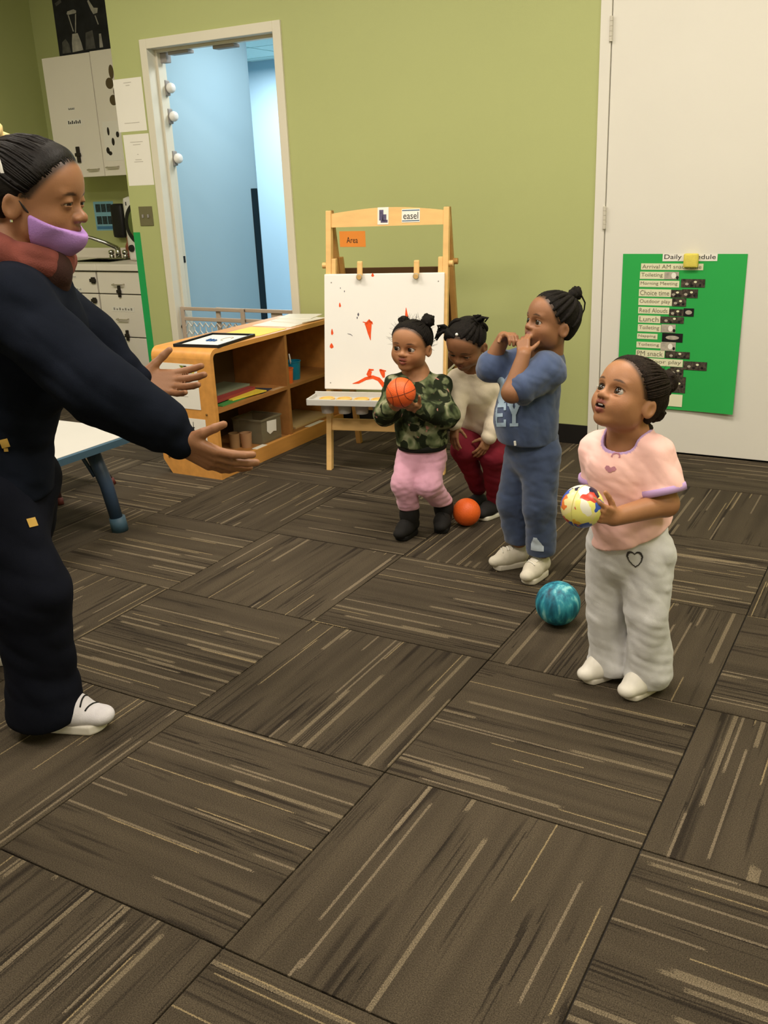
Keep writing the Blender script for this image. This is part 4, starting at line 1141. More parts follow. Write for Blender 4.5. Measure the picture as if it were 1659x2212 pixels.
class Head:
    """unit head: chin z=-.5, crown z=+.5, +y = face"""
    def __init__(s, c, R, S, adult=False, mouth=.018, lid=.45, chub=1., smile=0., brow=0.):
        s.c = np.asarray(c, float); s.R = R; s.S = S; s.adult = adult; s.mouth = mouth; s.lid = lid; s.chub = chub; s.smile = smile; s.brow = brow
        s.eye = np.array([.148, .300, -.035]) if not adult else np.array([.138, .335, .0])
        s.er = .082 if not adult else .070
    def w(s, p): return s.c + (np.asarray(p) * s.S) @ s.R
    def loc(s, P): return ((P - s.c) @ s.R.T / s.S).astype(np.float32)
    def prims(s):
        g = s.chub; P = []
        a = s.adult
        P.append(ell((0, -.055, .125), (.375, .465, .375), k=.10))
        P.append(ell((0, .10, -.10), (.315, .305, .36), k=.10))
        P.append(ell((0, .16, .17), (.30, .25, .26), k=.12))
        for x in (-1, 1):
            P.append(ell((x * .165, .215, -.175), (.135 * g, .13, .13 * g), k=.10))
            P.append(ell((x * .17, .04, -.27), (.13 * g, .16, .15), k=.12))
            P.append(ell((x * .13, .335, .075), (.10, .045, .035), k=.06))     # brow ridge
        P.append(ell((0, .265, -.405), (.115 * g, .10, .085), k=.10))           # chin
        P.append(ell((0, .315, -.25), (.15, .10, .10), k=.07))                 # muzzle
        # nose
        nt, nz = (.475, -.135) if not a else (.50, -.13)
        P.append(rc((0, .355, .0), (0, nt - .055, nz + .012), .036, .048, k=.045))
        P.append(ell((0, nt - .045, nz), (.060, .05, .047), k=.03))
        for x in (-1, 1): P.append(ell((x * .058, nt - .075, nz - .012), (.042, .047, .036), k=.022))
        # lips
        m = s.mouth; q = s.smile
        P.append(rc((0, .405, -.242 + m), (0, .405, -.241 + m), .034, .034, k=.02))
        for x in (-1, 1):
            P.append(rc((x * .03, .405, -.243 + m), (x * .10, .362, -.252 + m * .4 + q), .031, .016, k=.02))
            P.append(rc((0, .398, -.298 - m), (x * .085, .358, -.268 - m * .4 + q), .036, .016, k=.02))
        # ears
        for x in (-1, 1):
            P.append(ell((x * .375, -.055, -.085), (.035, .085, .125), R=np.array([[math.cos(.45 * x), math.sin(.45 * x), 0], [-math.sin(.45 * x), math.cos(.45 * x), 0], [0, 0, 1]]), k=.03))
        return P
    def field(s):
        u = union(s.prims(), .06, margin=.12)
        e, er, S = s.eye, s.er, s.S
        nz = -.135 if not s.adult else -.13
        nt = .475 if not s.adult else .50
        def f(Pw, coarse=False):
            p = s.loc(Pw)
            d = u(p, coarse)
            ax = p.copy(); ax[:, 0] = np.abs(ax[:, 0])
            # eye sockets, lids
            d = smax(d, -ell((e[0], e[1] + .105, e[2] - .005), (.098, .075, .068)).f(ax), .05)
            q = ax - np.asarray(e, np.float32)
            r = np.sqrt((q * q).sum(1))
            op = s.lid
            up_cut = er * op + .012 - q[:, 2] - .25 * np.abs(q[:, 0]) ** 2 / er
            lo_cut = q[:, 2] + er * (.36 + .2 * op)
            lidU = smax(r - (er + .013), up_cut, .008)
            lidL = smax(r - (er + .011), lo_cut, .008)
            d = smin(d, lidU, .018); d = smin(d, lidL, .018)
            d = smax(d, -(r - er * .99), .004) if False else d
            # mouth opening
            d = smax(d, -ell((0, .42, -.268), (.082, .09, max(.006, s.mouth * 1.25))).f(p), .012)
            # nostrils
            d = smax(d, -ell((.030, nt - .055, nz - .045), (.018, .022, .020)).f(ax), .012)
            # ear bowl
            d = smax(d, -ell((.418, -.045, -.085), (.030, .048, .075)).f(ax), .02)
            # philtrum
            d = smax(d, -ell((0, .445, -.20), (.012, .02, .03)).f(p), .02)
            return (d * S).astype(np.float32)
        F = Field(f, s.c - .62 * S, s.c + .62 * S)
        return F
    def colour(s, V, skin, lip, browc, hairc=(.014, .010, .008)):
        p = s.loc(V.astype(np.float32)); c = np.tile(np.asarray(skin, float), (len(V), 1))
        ax = np.abs(p[:, 0])
        m = s.mouth
        face = p[:, 1] > .2
        # lips
        up_ = ((ax / .105) ** 2 + ((p[:, 2] + .238 - m) / .032) ** 2)
        lo_ = ((ax / .092) ** 2 + ((p[:, 2] + .302 + m) / .040) ** 2)
        wl = np.clip(1.6 - np.minimum(up_, lo_) * 1.3, 0, 1) * (p[:, 1] > .33)
        c = c * (1 - wl[:, None]) + np.asarray(lip) * wl[:, None]
        inside = (ax < .09) & (np.abs(p[:, 2] + .268) < max(.004, m * 1.1)) & (p[:, 1] > .25) & (p[:, 1] < .402)
        c[inside] = np.asarray((.035, .012, .010))
        # brows
        bz = .083 + s.brow + .02 * np.sin(np.clip((ax - .05) / .2, 0, 1) * 3.14) - (.012 if not s.adult else .02)
        wb_ = np.clip(1.5 - (((ax - .150) / .085) ** 2 + ((p[:, 2] - bz) / .017) ** 2) * 1.2, 0, 1) * face * .8
        c = c * (1 - wb_[:, None]) + np.asarray(browc) * wb_[:, None]
        # lash line
        q = np.stack([ax - s.eye[0], p[:, 1] - s.eye[1], p[:, 2] - s.eye[2]], 1)
        r = np.sqrt((q * q).sum(1)); cut = s.er * s.lid + .012 - .25 * np.abs(q[:, 0]) ** 2 / s.er
        wl = np.clip(1 - np.abs(q[:, 2] - cut) / .012, 0, 1) * (np.abs(r - s.er - .006) < .014) * (q[:, 1] > 0)
        c = c * (1 - .85 * wl[:, None]) + np.asarray((.012, .008, .006)) * .85 * wl[:, None]
        # cheeks a touch redder, hollow round the eyes
        wc = np.clip(1 - ((ax - .2) ** 2 + (p[:, 2] + .14) ** 2) / .02, 0, 1) * face * .25
        c = c * (1 + wc[:, None] * np.array([.18, .02, 0]))
        # fine hair thinning out along the hairline
        if getattr(s, 'hl', None) is not None:
            n_, p0_ = s.hl
            hd_ = (p - p0_) @ n_ - .10 * np.clip(ax - .12, 0, 1)
            inhead = np.clip((.62 - np.sqrt((p * p).sum(1))) * 10, 0, 1)
            wh = np.clip(1 - (hd_ - .0) / .055, 0, 1) ** 1.5 * .85 * inhead * (p[:, 2] > .0) * np.clip(1 - (ax > .36) * 1., 0, 1)
            c = c * (1 - wh[:, None]) + np.asarray(hairc) * wh[:, None]
        return c
    def eyes(s, parent, gaze=(0, 1, 0), iris=(.035, .016, .008)):
        g = nrm(gaze)
        M_ev = mat('eye_colour', (1, 1, 1), .12, 0, spec=.6, attr='Col')
        for x in (-1, 1):
            c = s.w((x * s.eye[0], s.eye[1], s.eye[2])); r = s.er * s.S
            n1, n2 = 28, 36; v = []; f = []; cols = []
            gw = nrm(np.asarray(g) @ s.R)
            a = np.array([0, 0, 1.]) if abs(gw[2]) < .8 else np.array([1., 0, 0])
            ex = nrm(np.cross(gw, a)); ey = np.cross(ex, gw)
            for i in range(n1 + 1):
                th = math.pi * (i / n1) ** 1.3
                for k in range(n2):
                    ph = 2 * math.pi * k / n2
                    v.append(c + r * (math.cos(th) * gw + math.sin(th) * (math.cos(ph) * ex + math.sin(ph) * ey)))
                    t_ = math.degrees(th)
                    cols.append((.004, .004, .004) if t_ < 20 else (iris if t_ < 43 else ((.02, .012, .01) if t_ < 46 else (.44, .39, .35))))
            for i in range(n1):
                for k in range(n2): f.append([i * n2 + k, (i + 1) * n2 + k, (i + 1) * n2 + (k + 1) % n2, i * n2 + (k + 1) % n2])
            o = link('eye', v, f, M_ev, parent, True)
            at = o.data.color_attributes.new('Col', 'FLOAT_COLOR', 'POINT')
            rg = np.ones((len(v), 4), np.float32); rg[:, :3] = cols; at.data.foreach_set('color', rg.ravel())
    def cap(s, front=(.36, .30), ear=(.02, .02), nape=-.26, thick=.022, fuzz=1., taper=.16):
        """close-cropped / pulled-back hair as a shell; front/ear = (y,z) of the hairline"""
        u = union([ell((0, -.055, .125), (.375 + thick, .465 + thick, .375 + thick), k=.1), ell((0, .16, .17), (.30 + thick, .25 + thick, .26 + thick), k=.12), ell((0, -.22, -.08), (.27, .22, .25), k=.12)], .1, margin=.3)
        dy, dz = front[0] - ear[0], front[1] - ear[1]
        n = np.array([0, dz, -dy]) / math.hypot(dy, dz)
        n = -n if n[1] < 0 else n
        p0 = np.array([0, front[0], front[1]])
        s.hl = (n, p0)
        def f(Pw, coarse=False):
            p = s.loc(Pw); d = u(p, coarse)
            cut = (p - p0.astype(np.float32)) @ n.astype(np.float32) - .10 * np.clip(np.abs(p[:, 0]) - .12, 0, 1) - .0 
            d = smax(d, cut, .02)
            d = d + (thick + .012) * (np.clip(cut + taper, 0, taper) / taper) ** 2
            d = d + (.004 * np.sin(p[:, 0] * 95 + 3 * np.sin(p[:, 2] * 14)) * np.sin(p[:, 1] * 80 + 2 * np.sin(p[:, 2] * 17)) * np.sin(p[:, 2] * 88)).astype(np.float32) * fuzz
            back = smin(p[:, 1] + .02 - ear[0] * 0, (ear[1] - p[:, 2]) * -1, .05)
            # below the ear line only behind the ear
            low = np.where(p[:, 2] < ear[1], (p[:, 1] - (ear[0] - .16 - .35 * (ear[1] - p[:, 2]))), -1.)
            d = smax(d, low.astype(np.float32), .03)
            d = smax(d, (nape - p[:, 2]).astype(np.float32), .03)
            return (d * s.S).astype(np.float32)
        return Field(f, s.c - .62 * s.S, s.c + .62 * s.S)

def hand_prims(wrist, fdir, palm, S, side=1, curl=(.35, .45, .35), spread=.16, thumb=(.5, .35), fcurl=None):
    """side=+1: thumb on the +y side; palm = direction the palm faces. S = hand length"""
    X = nrm(fdir); N = nrm(np.asarray(palm) - X * (np.asarray(palm) @ X)); Y = np.cross(N, X) * side
    w0 = np.asarray(wrist, float)
    P = []
    pal = S * .50
    def pt(x, y, n): return w0 + X * x * S + Y * y * S + N * n * S
    kn = [(.50, .150), (.525, .050), (.505, -.055), (.46, -.150)]
    rr = [.062, .064, .060, .052]
    ln = [(.23, .15, .11), (.25, .17, .12), (.235, .155, .115), (.18, .115, .10)]
    for i, ((kx, ky), r, L3) in enumerate(zip(kn, rr, ln)):
        P.append(rc(pt(.06, ky * .75, 0), pt(kx, ky, 0), .085 * S, .075 * S, k=.05 * S))
        cu = curl if fcurl is None else fcurl[i]
        a = 0.; sp = (1.5 - i) * spread * .5
        d0 = X * math.cos(sp) + Y * math.sin(sp)
        p = pt(kx, ky, 0)
        for j, l in enumerate(L3):
            a += cu[j]
            dd = d0 * math.cos(a) + N * math.sin(a)
            q = p + dd * l * S
            P.append(rc(p, q, r * S * (1 - .07 * j), r * S * (1 - .07 * (j + 1)), k=.018 * S))
            p = q
    # thumb from the side of the palm near its base
    b = pt(.12, .12, .02)
    a1 = math.radians(48) if not isinstance(thumb, dict) else thumb['a']
    d1 = nrm(X * math.cos(a1) + Y * math.sin(a1) + N * thumb[0])
    q1 = b + d1 * .22 * S
    P.append(rc(b, q1, .085 * S, .07 * S, k=.05 * S))
    d2 = nrm(d1 + X * thumb[1] + N * thumb[0] * .4); q2 = q1 + d2 * .17 * S
    P.append(rc(q1, q2, .066 * S, .06 * S, k=.02 * S))
    d3 = nrm(d2 + X * thumb[1] + N * thumb[0] * .4); q3 = q2 + d3 * .13 * S
    P.append(rc(q2, q3, .060 * S, .05 * S, k=.02 * S))
    return P

def body_field(head, groups):
    """head Field + [(prims, k)] limb groups, blended"""
    us = [union(p, k, margin=.02) for p, k in groups]
    hf = head.field() if head is not None else None
    def f(P, coarse=False):
        d = np.full(len(P), 9., np.float32)
        for u in us:
            if coarse: d = smin(d, u(P, True), .01)
            else:
                m = np.all((P > u.lo - .03) & (P < u.hi + .03), 1)
                if m.any(): d[m] = smin(d[m], u(P[m]), .01)
        if hf is not None:
            m = np.all((P > hf.lo - .02) & (P < hf.hi + .02), 1) if not coarse else np.ones(len(P), bool)
            if m.any(): d[m] = smin(d[m], hf(P[m], coarse), .012)
        return d
    lo = np.min([u.lo for u in us] + ([hf.lo] if hf else []), 0); hi = np.max([u.hi for u in us] + ([hf.hi] if hf else []), 0)
    return Field(f, lo, hi)

def cloth(prims, k, cuts=(), carve=(), folds=(), kc=.006, kcut=.006):
    """garment: smooth union, minus half-spaces [(point, outward normal)], minus carve prims, with fold noise"""
    u = union(prims, k, margin=.04)
    def f(P, coarse=False):
        d = u(P, coarse)
        for (fr, amp, seed, ax) in folds: d = d + (wob(P.astype(np.float64), fr, seed, ax) * amp).astype(np.float32)
        for p0, n in cuts:
            n = nrm(n); d = smax(d, ((P - np.asarray(p0, np.float32)) @ n.astype(np.float32)), kcut)
        for c in carve:
            d = smax(d, -c.f(P), kc)
        return d
    return Field(f, u.lo, u.hi)

def shoe(parent, heel, toe_dir, L, W, Hh, m_up, m_sole, m_lace=None, sole=.022, h=.0028, lace0=.42, toe=1.3, collar=None, name='shoe', up=None, label=None):
    """heel: ground point under the heel; builds upper, sole and laces"""
    X = nrm([toe_dir[0], toe_dir[1], toe_dir[2] if len(toe_dir) > 2 else 0]); 
    U = nrm(ZV - X * (ZV @ X)); Y = np.cross(U, X); o = np.asarray(heel, float)
    pt = lambda x, y, z: o + X * x * L + Y * y * W + U * z
    R_ = np.array([X, Y, U], np.float32)
    def sole_f(P, coarse=False):
        p = (P - o.astype(np.float32)) @ R_.T
        t = np.clip((p[:, 0] - .2 * L) / (.55 * L), 0, 1)
        r = W * (.40 + .10 * t)
        d2 = np.sqrt((p[:, 0] - (.2 * L + t * (.8 * L - W * .5 - .2 * L + .05 * L))) ** 2 + p[:, 1] ** 2) - r
        rise = .10 * np.clip(p[:, 0] / L - .7, 0, 1) * L * .6
        return smax(d2, np.abs(p[:, 2] - sole / 2 - rise) - sole / 2, .006).astype(np.float32)
    lo = o - L * 1.3; hi = o + L * 1.3
    so = Field(sole_f, lo, hi)
    pr = [rc(pt(.16, 0, sole + .02), pt(.55, 0, sole + .018), W * .40, W * .44, flat=(U, 1.0)), rc(pt(.55, 0, sole + .016), pt(.80, 0, sole + .010), W * .44, W * .38, flat=(U, toe)),
          rc(pt(.17, 0, sole + .03), pt(.22, 0, Hh), W * .38, W * .34), rc(pt(.22, 0, Hh * .85), pt(.55, 0, sole + .03), W * .30, W * .34)]
    uu = union(pr, .02, margin=.03)
    def up_f(P, coarse=False):
        d = uu(P, coarse); p = (P - o.astype(np.float32)) @ R_.T
        return smax(d, sole * .7 - p[:, 2], .004)
    uf = Field(up_f, uu.lo, uu.hi)
    su = sdf_obj(name, uf, h, m_up, parent)
    if label: su['label'] = label
    sdf_obj('sole', so, h, m_sole, su, lo=np.min([pt(-.1, -.8, -.0), pt(1.1, .8, 0), pt(-.1, .8, 0), pt(1.1, -.8, 0)], 0) - .02, hi=np.max([pt(-.1, -.8, .05), pt(1.1, .8, .05), pt(-.1, .8, .05), pt(1.1, -.8, .05)], 0) + .02)
    if m_lace is not None:
        for i in range(4):
            x = lace0 + .075 * i
            pts = []
            for u_ in np.linspace(-1, 1, 9):
                q = pt(x + (.02 if i % 2 else -.01) * u_, u_ * .26, Hh * 1.2)
                # drop onto the upper
                for _ in range(40):
                    dv = float(uf(q[None].astype(np.float32))[0])
                    if dv < .001: break
                    q = q - U * max(dv * .6, .0004)
                pts.append(q)
            MB().tube(pts, .0022, 6).build('lace', m_lace, su, True)
    return su
def project(pts, bvh, direction, off):
    out = []
    d = Vector(nrm(direction))
    for p in pts:
        hit = bvh.ray_cast(Vector(p) - d * .4, d)
        if hit[0] is None: out.append(None)
        else: out.append(np.array(hit[0]) - np.array(d) * off)
    return out
def bvh_of(o):
    v = [x.co + wloc(o) for x in o.data.vertices]; return BVHTree.FromPolygons(v, [list(p.vertices) for p in o.data.polygons])
def decal(name, garment, poly_faces, pts, direction, m, off=.0025):
    """flat print laid onto a garment along a direction"""
    b = bvh_of(garment); P = project(pts, b, direction, off)
    return link(name, P, poly_faces, m, garment)
def grid_decal(name, garment, c, X, Y, inside, w, h, n, direction, m, off=.002):
    """fine-grid patch (cells where inside(u,v)) laid onto a garment"""
    b = bvh_of(garment); X = nrm(X); Y = nrm(Y)
    idx = {}; pts = []; faces = []
    nx_ = n; ny_ = max(2, int(n * h / w))
    def vid(i, j):
        if (i, j) not in idx:
            idx[i, j] = len(pts); pts.append(np.asarray(c) + X * (i / nx_ - .5) * w + Y * (j / ny_ - .5) * h)
        return idx[i, j]
    for i in range(nx_):
        for j in range(ny_):
            if inside((i + .5) / nx_ - .5, (j + .5) / ny_ - .5): faces.append([vid(i, j), vid(i + 1, j), vid(i + 1, j + 1), vid(i, j + 1)])
    P = project(pts, b, direction, off)
    med = np.median([(q - np.asarray(c)) @ nrm(direction) for q in P if q is not None])
    ok = [q is not None and abs((q - np.asarray(c)) @ nrm(direction) - med) < .05 for q in P]
    faces = [f for f in faces if all(ok[i] for i in f)]
    used = sorted({i for f in faces for i in f}); mp = {i: k for k, i in enumerate(used)}
    return link(name, [P[i] for i in used], [[mp[i] for i in f] for f in faces], m, garment, True)
def tuft(name, c, r, parent, m, seed=0, n=26, h=.003, squash=(1, 1, 1)):
    """fluffy hair puff"""
    rn = np.random.RandomState(seed); P = [ell(c, np.array(squash) * r * .82)]
    for _ in range(n):
        d = rn.normal(size=3); d /= np.linalg.norm(d)
        P.append(rc(np.asarray(c) + d * r * .5 * np.array(squash), np.asarray(c) + d * r * .86 * np.array(squash), r * .24, r * .13))
    return sdf_obj(name, union(P, r * .1, margin=.02), h, m, parent)
def strands(name, roots, parent, m, length, r=.0006, seed=0, out=None):
    rn = np.random.RandomState(seed); mb = MB()
    for p, d in roots:
        d = nrm(d + rn.normal(size=3) * .35); b = rn.normal(size=3) * .5
        pts = [p]; l = length * rn.uniform(.5, 1.1)
        for k in range(4):
            d = nrm(d + b * .25); pts.append(pts[-1] + d * l / 4)
        mb.tube(pts, [r, r, r * .8, r * .6, r * .3], 4, cap=False)
    o = mb.build(name, m, parent); o['kind'] = 'stuff'; return o

def scalp(hd, p, k=1.):
    """push a local direction onto the hair surface"""
    c = np.array([0, -.055, .125]); q = np.asarray(p, float) - c; r = np.array([.395, .485, .395]) * k
    return c + q / np.sqrt(((q / r) ** 2).sum())
def combed(hd, parent, m, gathers, front=(.33, .33), ear=(.05, .0), n=54, r=.0024, lift=1.0, seed=1, back=14):
    """locks combed from the hairline to one or two gather points, laid on the hair"""
    rn = np.random.RandomState(seed); mb = MB()
    starts = []
    for a in np.linspace(-1.5, 1.5, n):
        a = a + rn.normal() * .02; ca = max(math.cos(a), 0)
        starts.append((.40 * math.sin(a), ear[0] + (front[0] - ear[0]) * ca + rn.normal() * .006, ear[1] + (front[1] - ear[1]) * ca + rn.normal() * .006))
    for k in range(back):
        a = rn.uniform(-1, 1); starts.append((.33 * a, -.30 - .12 * math.cos(a), -.2 + rn.uniform(0, .15)))
    for s0 in starts:
        g = min(gathers, key=lambda q: (q[0] - s0[0]) ** 2) if len(gathers) > 1 else gathers[0]
        pts = []; rr = []; w1 = rn.normal() * .02
        for i, t_ in enumerate(np.linspace(0, 1, 12)):
            q = np.asarray(s0) * (1 - t_) + np.asarray(g) * t_ + np.array([w1 * math.sin(3.1 * t_), 0, 0])
            lf_ = lift - .035 * max(0, 1 - t_ / .22) ** 1.5
            pts.append(hd.w(scalp(hd, q, lf_))); rr.append(r * (.5 + .5 * min(1, t_ * 5)))
        mb.tube(pts, rr, 5)
    o = mb.build('combed_locks', m, parent, True); o['kind'] = 'stuff'; return o

M_hair = mat('black_hair', srgb(24, 20, 17), .7, .45, 120., .7, 480., spec=.15)
M_hairb = mat('dark_brown_hair', srgb(38, 29, 23), .75, .45, 120., .8, 420., spec=.15)
SKIN1 = srgb(168, 119, 84); SKIN2 = srgb(146, 102, 72); SKIN3 = srgb(172, 122, 92)
LIP1 = srgb(140, 78, 66); LIP2 = srgb(124, 74, 60)
M_skin = mat('skin_tone', (1, 1, 1), .48, .05, 25., .08, 260., spec=.35, attr='Col', sub=.12)
M_rib = None

# ---------------------------------------------------------------- girl in the pink T-shirt
g = Fig(1345, 1470); J = g.J
pk = thing('person', 'small child in pink T-shirt and grey sweatpants holding a colourful ball, looking up', 'person', tuple(g.B))
fb = nrm(-RG * .72 + TW * .69); lf = np.cross(ZV, fb)      # body forward, body left
hd = Head(J(1357, 857, .02), tilt(-RG * .87 + TW * .49, 29, 0), .190, mouth=.020, lid=.50, chub=1.12)
capf = hd.cap(front=(.315, .34), ear=(.03, .0), nape=-.24, thick=.03, fuzz=2.)
N = J(1362, 948, .0); chest = J(1352, 1015, .0); pel = J(1362, 1180, .0)
Ls, Rs = J(1415, 985, .065), J(1296, 972, -.065)
Le, Lw = J(1438, 1088, .10), J(1328, 1117, .165)
Re, Rw = J(1292, 1066, -.07), J(1268, 1118, .06)
ballc = J(1258, 1094, .17); ballr = .0515
Lh = nrm(ballc + np.array([0, 0, -.006]) + fb * .0 - Lw + TW * .035)
pal_L = nrm(ballc - (Lw + Lh * .05))
arms = [rc(Ls, Le, .036, .030), rc(Le, Lw, .031, .022), rc(Rs, Re, .036, .030), rc(Re, Rw, .030, .022)]
hl = hand_prims(Lw, nrm((ballc - Lw) + TW * .062 + ZV * .012), nrm(ballc - Lw - TW * .02) * .3 - TW, .108, side=1, curl=(.30, .45, .35), spread=.30, thumb=(.35, .3))
hr = hand_prims(Rw, nrm(ballc - Rw + ZV * -.05), nrm(ZV + TW * .3), .105, side=-1, curl=(.25, .4, .3), spread=.25)
ank = {'L': J(1402, 1438, .05), 'R': J(1320, 1420, -.03)}
kne = {'L': J(1393, 1325, .065), 'R': J(1314, 1322, -.02)}
hip = {'L': pel + lf * .045, 'R': pel - lf * .045}
trunk = [rc(N + ZV * .01, chest, .050, .066), rc(chest, pel, .068, .07), rc(hd.w((0, -.06, -.25)), N - ZV * .01, .042, .048)]
legs = [rc(hip[s], kne[s], .05, .04) for s in 'LR'] + [rc(kne[s], ank[s], .038, .028) for s in 'LR']
bf = body_field(hd, [(trunk + legs, .03), (arms, .015), (hl, .006), (hr, .006)])
body = sdf_obj('body', bf, .0024, M_skin, pk, col=lambda V: hd.colour(V, SKIN1, LIP1, (.02, .012, .008)))
hd.eyes(pk, gaze=(.1, .93, .25))
tth = MB()
for i in range(4): 
    c = hd.w((-.03 + .02 * i, .395, -.252)); tth.add(*(lambda mb: (mb.v, mb.f))(MB().box(c - .0016, c + np.array([.0016, .0016, .0022]), .0006)))
tth.build('teeth', M_whitep, pk)
# hair
hb = sdf_obj('hair', capf, .0026, M_hairb, pk)
combed(hd, hb, M_hairb, [(-.02, -.42, .36)], front=(.318, .345), ear=(.04, .0), n=60, r=.0028, lift=1.045, seed=4)
tuft('hair_puff', hd.w((-.04, -.50, .40)), .036, hb, M_hairb, 2)
tuft('hair_puff', hd.w((-.05, -.55, -.02)), .026, hb, M_hairb, 3)
tuft('hair_puff', hd.w((-.12, -.40, -.27)), .020, hb, M_hairb, 5)
bwm = mat('red_bow', srgb(178, 36, 50), .5, .1, 40.)
c = hd.w((.0, -.42, .43))
MB().add(*(lambda mb: (mb.v, mb.f))(MB().box((-.020, -.006, -.008), (.020, .006, .008), .004, lambda p: c + hd.R[0] * p[1] + (-RG * .95 + ZV * -.1) * p[0] + ZV * p[2]))).build('hair_bow', bwm, hb)
rt_ = []
rn = np.random.RandomState(8)
for _ in range(60):
    a = rn.uniform(-1.2, 1.2); p = np.array([.3 * math.sin(a), rn.uniform(-.45, .1), .12 + .38 * math.cos(a)]); rt_.append((hd.w(p * .98), (p - np.array([0, -.05, .1])) @ hd.R))
strands('flyaway_hair', rt_, hb, M_hairb, .022, seed=3)
# T-shirt
M_tee = mat('pink_jersey', srgb(254, 204, 196), .8, .05, 9., .15, 900., spec=.15, sheen=.2, attr='Col')
M_lil = mat('lilac_trim', srgb(190, 158, 206), .8, .04, 9., spec=.15)
shd = nrm(Le - Ls); sL = Ls + shd * .092
shdR = nrm(Re - Rs); sR = Rs + shdR * .085
tp_ = [rc(N - ZV * .022, chest, .068, .094, flat=(fb, 1.12)), rc(chest, pel + ZV * .055, .095, .100, flat=(fb, 1.05)), rc(pel + ZV * .06, pel - ZV * .03, .100, .103, flat=(fb, 1.0)),
       rc(N - ZV * .02, Ls + ZV * .002, .040, .046), rc(N - ZV * .02, Rs, .040, .046),
       rc(Ls, Ls + shd * .12, .050, .056), rc(Rs, Rs + shdR * .11, .048, .05)]
hem_n = nrm(-ZV + RG * .42)
def tee_field(prims, extra=0.):
    return prims
folds_t = [(60, .0042, 1, ZV * .7 + RG * .6), (26, .006, 2, ZV * .5 - RG * .5), (130, .0012, 4, ZV + RG * .5)]
ncarve = [rc(N + ZV * .04 + fb * .015, N + ZV * .004 + fb * .028, .052, .050)]
tf = cloth(tp_[:5], .03, cuts=[(J(1352, 1150, 0), hem_n)], carve=ncarve, folds=folds_t)
slv = [cloth([q_], .01, cuts=[(s0, sd)], carve=[rc(s0 - sd * .03, s0 + sd * .03, r_ - .008, r_ - .004)], folds=folds_t[:2], kcut=.003) for q_, s0, sd, r_ in ((tp_[5], sL, shd, .052), (tp_[6], sR, shdR, .048))]
def tee_fn(P, coarse=False):
    d = tf.fn(P, coarse)
    for q_ in slv: d = smin(d, q_.fn(P, coarse), .014)
    return d.astype(np.float32)
shirt = sdf_obj('t_shirt', Field(tee_fn, np.minimum(tf.lo, np.minimum(slv[0].lo, slv[1].lo)), np.maximum(tf.hi, np.maximum(slv[0].hi, slv[1].hi))), .0032, M_tee, pk, col=lambda V: np.where((ncarve[0].f(V.astype(np.float32)) < .0085)[:, None], np.asarray(srgb(190, 158, 206)), np.asarray(srgb(254, 204, 196))))
# lilac neck band and cuffs: thin rings
def band(name, c, n, r, t_, m, parent, sq=None, hgt=.006, seg=40, X=None):
    n = nrm(n); X = nrm(np.cross(n, ZV if abs(n[2]) < .9 else np.array([1., 0, 0]))) if X is None else nrm(X - n * (X @ n)); Y = np.cross(n, X)
    rx, ry = (r, r) if sq is None else (r, r * sq)
    pts = [c + X * rx * math.cos(a) + Y * ry * math.sin(a) for a in np.linspace(0, 2 * math.pi, seg + 1)]
    v = []; f = []
    for k in range(seg):
        a = 2 * math.pi * k / seg; o_ = X * math.cos(a) * rx + Y * math.sin(a) * ry; nn = o_ / np.linalg.norm(o_)
        for (dr_, dh) in ((-t_, -hgt), (t_, -hgt), (t_ * 1.3, 0), (t_, hgt), (-t_, hgt)): v.append(c + o_ + nn * dr_ + n * dh)
    for k in range(seg):
        for j in range(5): f.append([k * 5 + j, k * 5 + (j + 1) % 5, ((k + 1) % seg) * 5 + (j + 1) % 5, ((k + 1) % seg) * 5 + j])
    return link(name, v, f, m, parent, True)
band('sleeve_cuff', sL - shd * .006, shd, .0535, .0035, M_lil, shirt, hgt=.009)
band('sleeve_cuff', sR - shdR * .006, shdR, .0490, .0035, M_lil, shirt, hgt=.008)
M_prt = mat('mauve_print', srgb(186, 126, 142), .8, .1, 40.)
pc = J(1285, 1028, .12)
def flower(u, v):
    return any((u - a) ** 2 + (v - b) ** 2 < r2 for a, b, r2 in ((-.22, .1, .035), (0, -.05, .04), (.22, .08, .035), (-.1, .05, .02), (.12, .0, .02)))
grid_decal('shirt_print', shirt, pc, lf, ZV, flower, .034, .030, 26, -fb, M_prt)
grid_decal('shirt_print', shirt, J(1291, 1002, .12), lf, ZV, lambda u, v: .1 < u * u + v * v < .2 and v > -.1, .026, .022, 26, -fb, M_prt)
# sweatpants
M_swt = mat('grey_fleece', srgb(214, 213, 214), .9, .07, 30., .25, 700., spec=.1, sheen=.3)
pp = [rc(pel + ZV * .05, pel - ZV * .02, .096, .094, flat=(fb, 1.06))]
for s_, sg in (('L', 1), ('R', -1)):
    pp += [rc(hip[s_] - ZV * .0 + lf * .006 * sg, kne[s_], .071, .055), rc(kne[s_], ank[s_] + ZV * .02, .055, .058), rc(ank[s_] + ZV * .03, ank[s_] - ZV * .012, .058, .064)]
pf = cloth(pp, .009, cuts=[(pel + ZV * .062, ZV)], folds=[(62, .0032, 5, ZV * .5 + RG), (34, .006, 6, ZV * .55 - RG), (110, .0016, 9, ZV + RG * .4)])
_pf = pf.fn
def pant_fn(P, coarse=False):
    d = _pf(P, coarse)
    return smax(d, (.020 - P[:, 2]).astype(np.float32), .006)
pants = sdf_obj('sweatpants', Field(pant_fn, pf.lo, pf.hi), .0036, M_swt, pk)
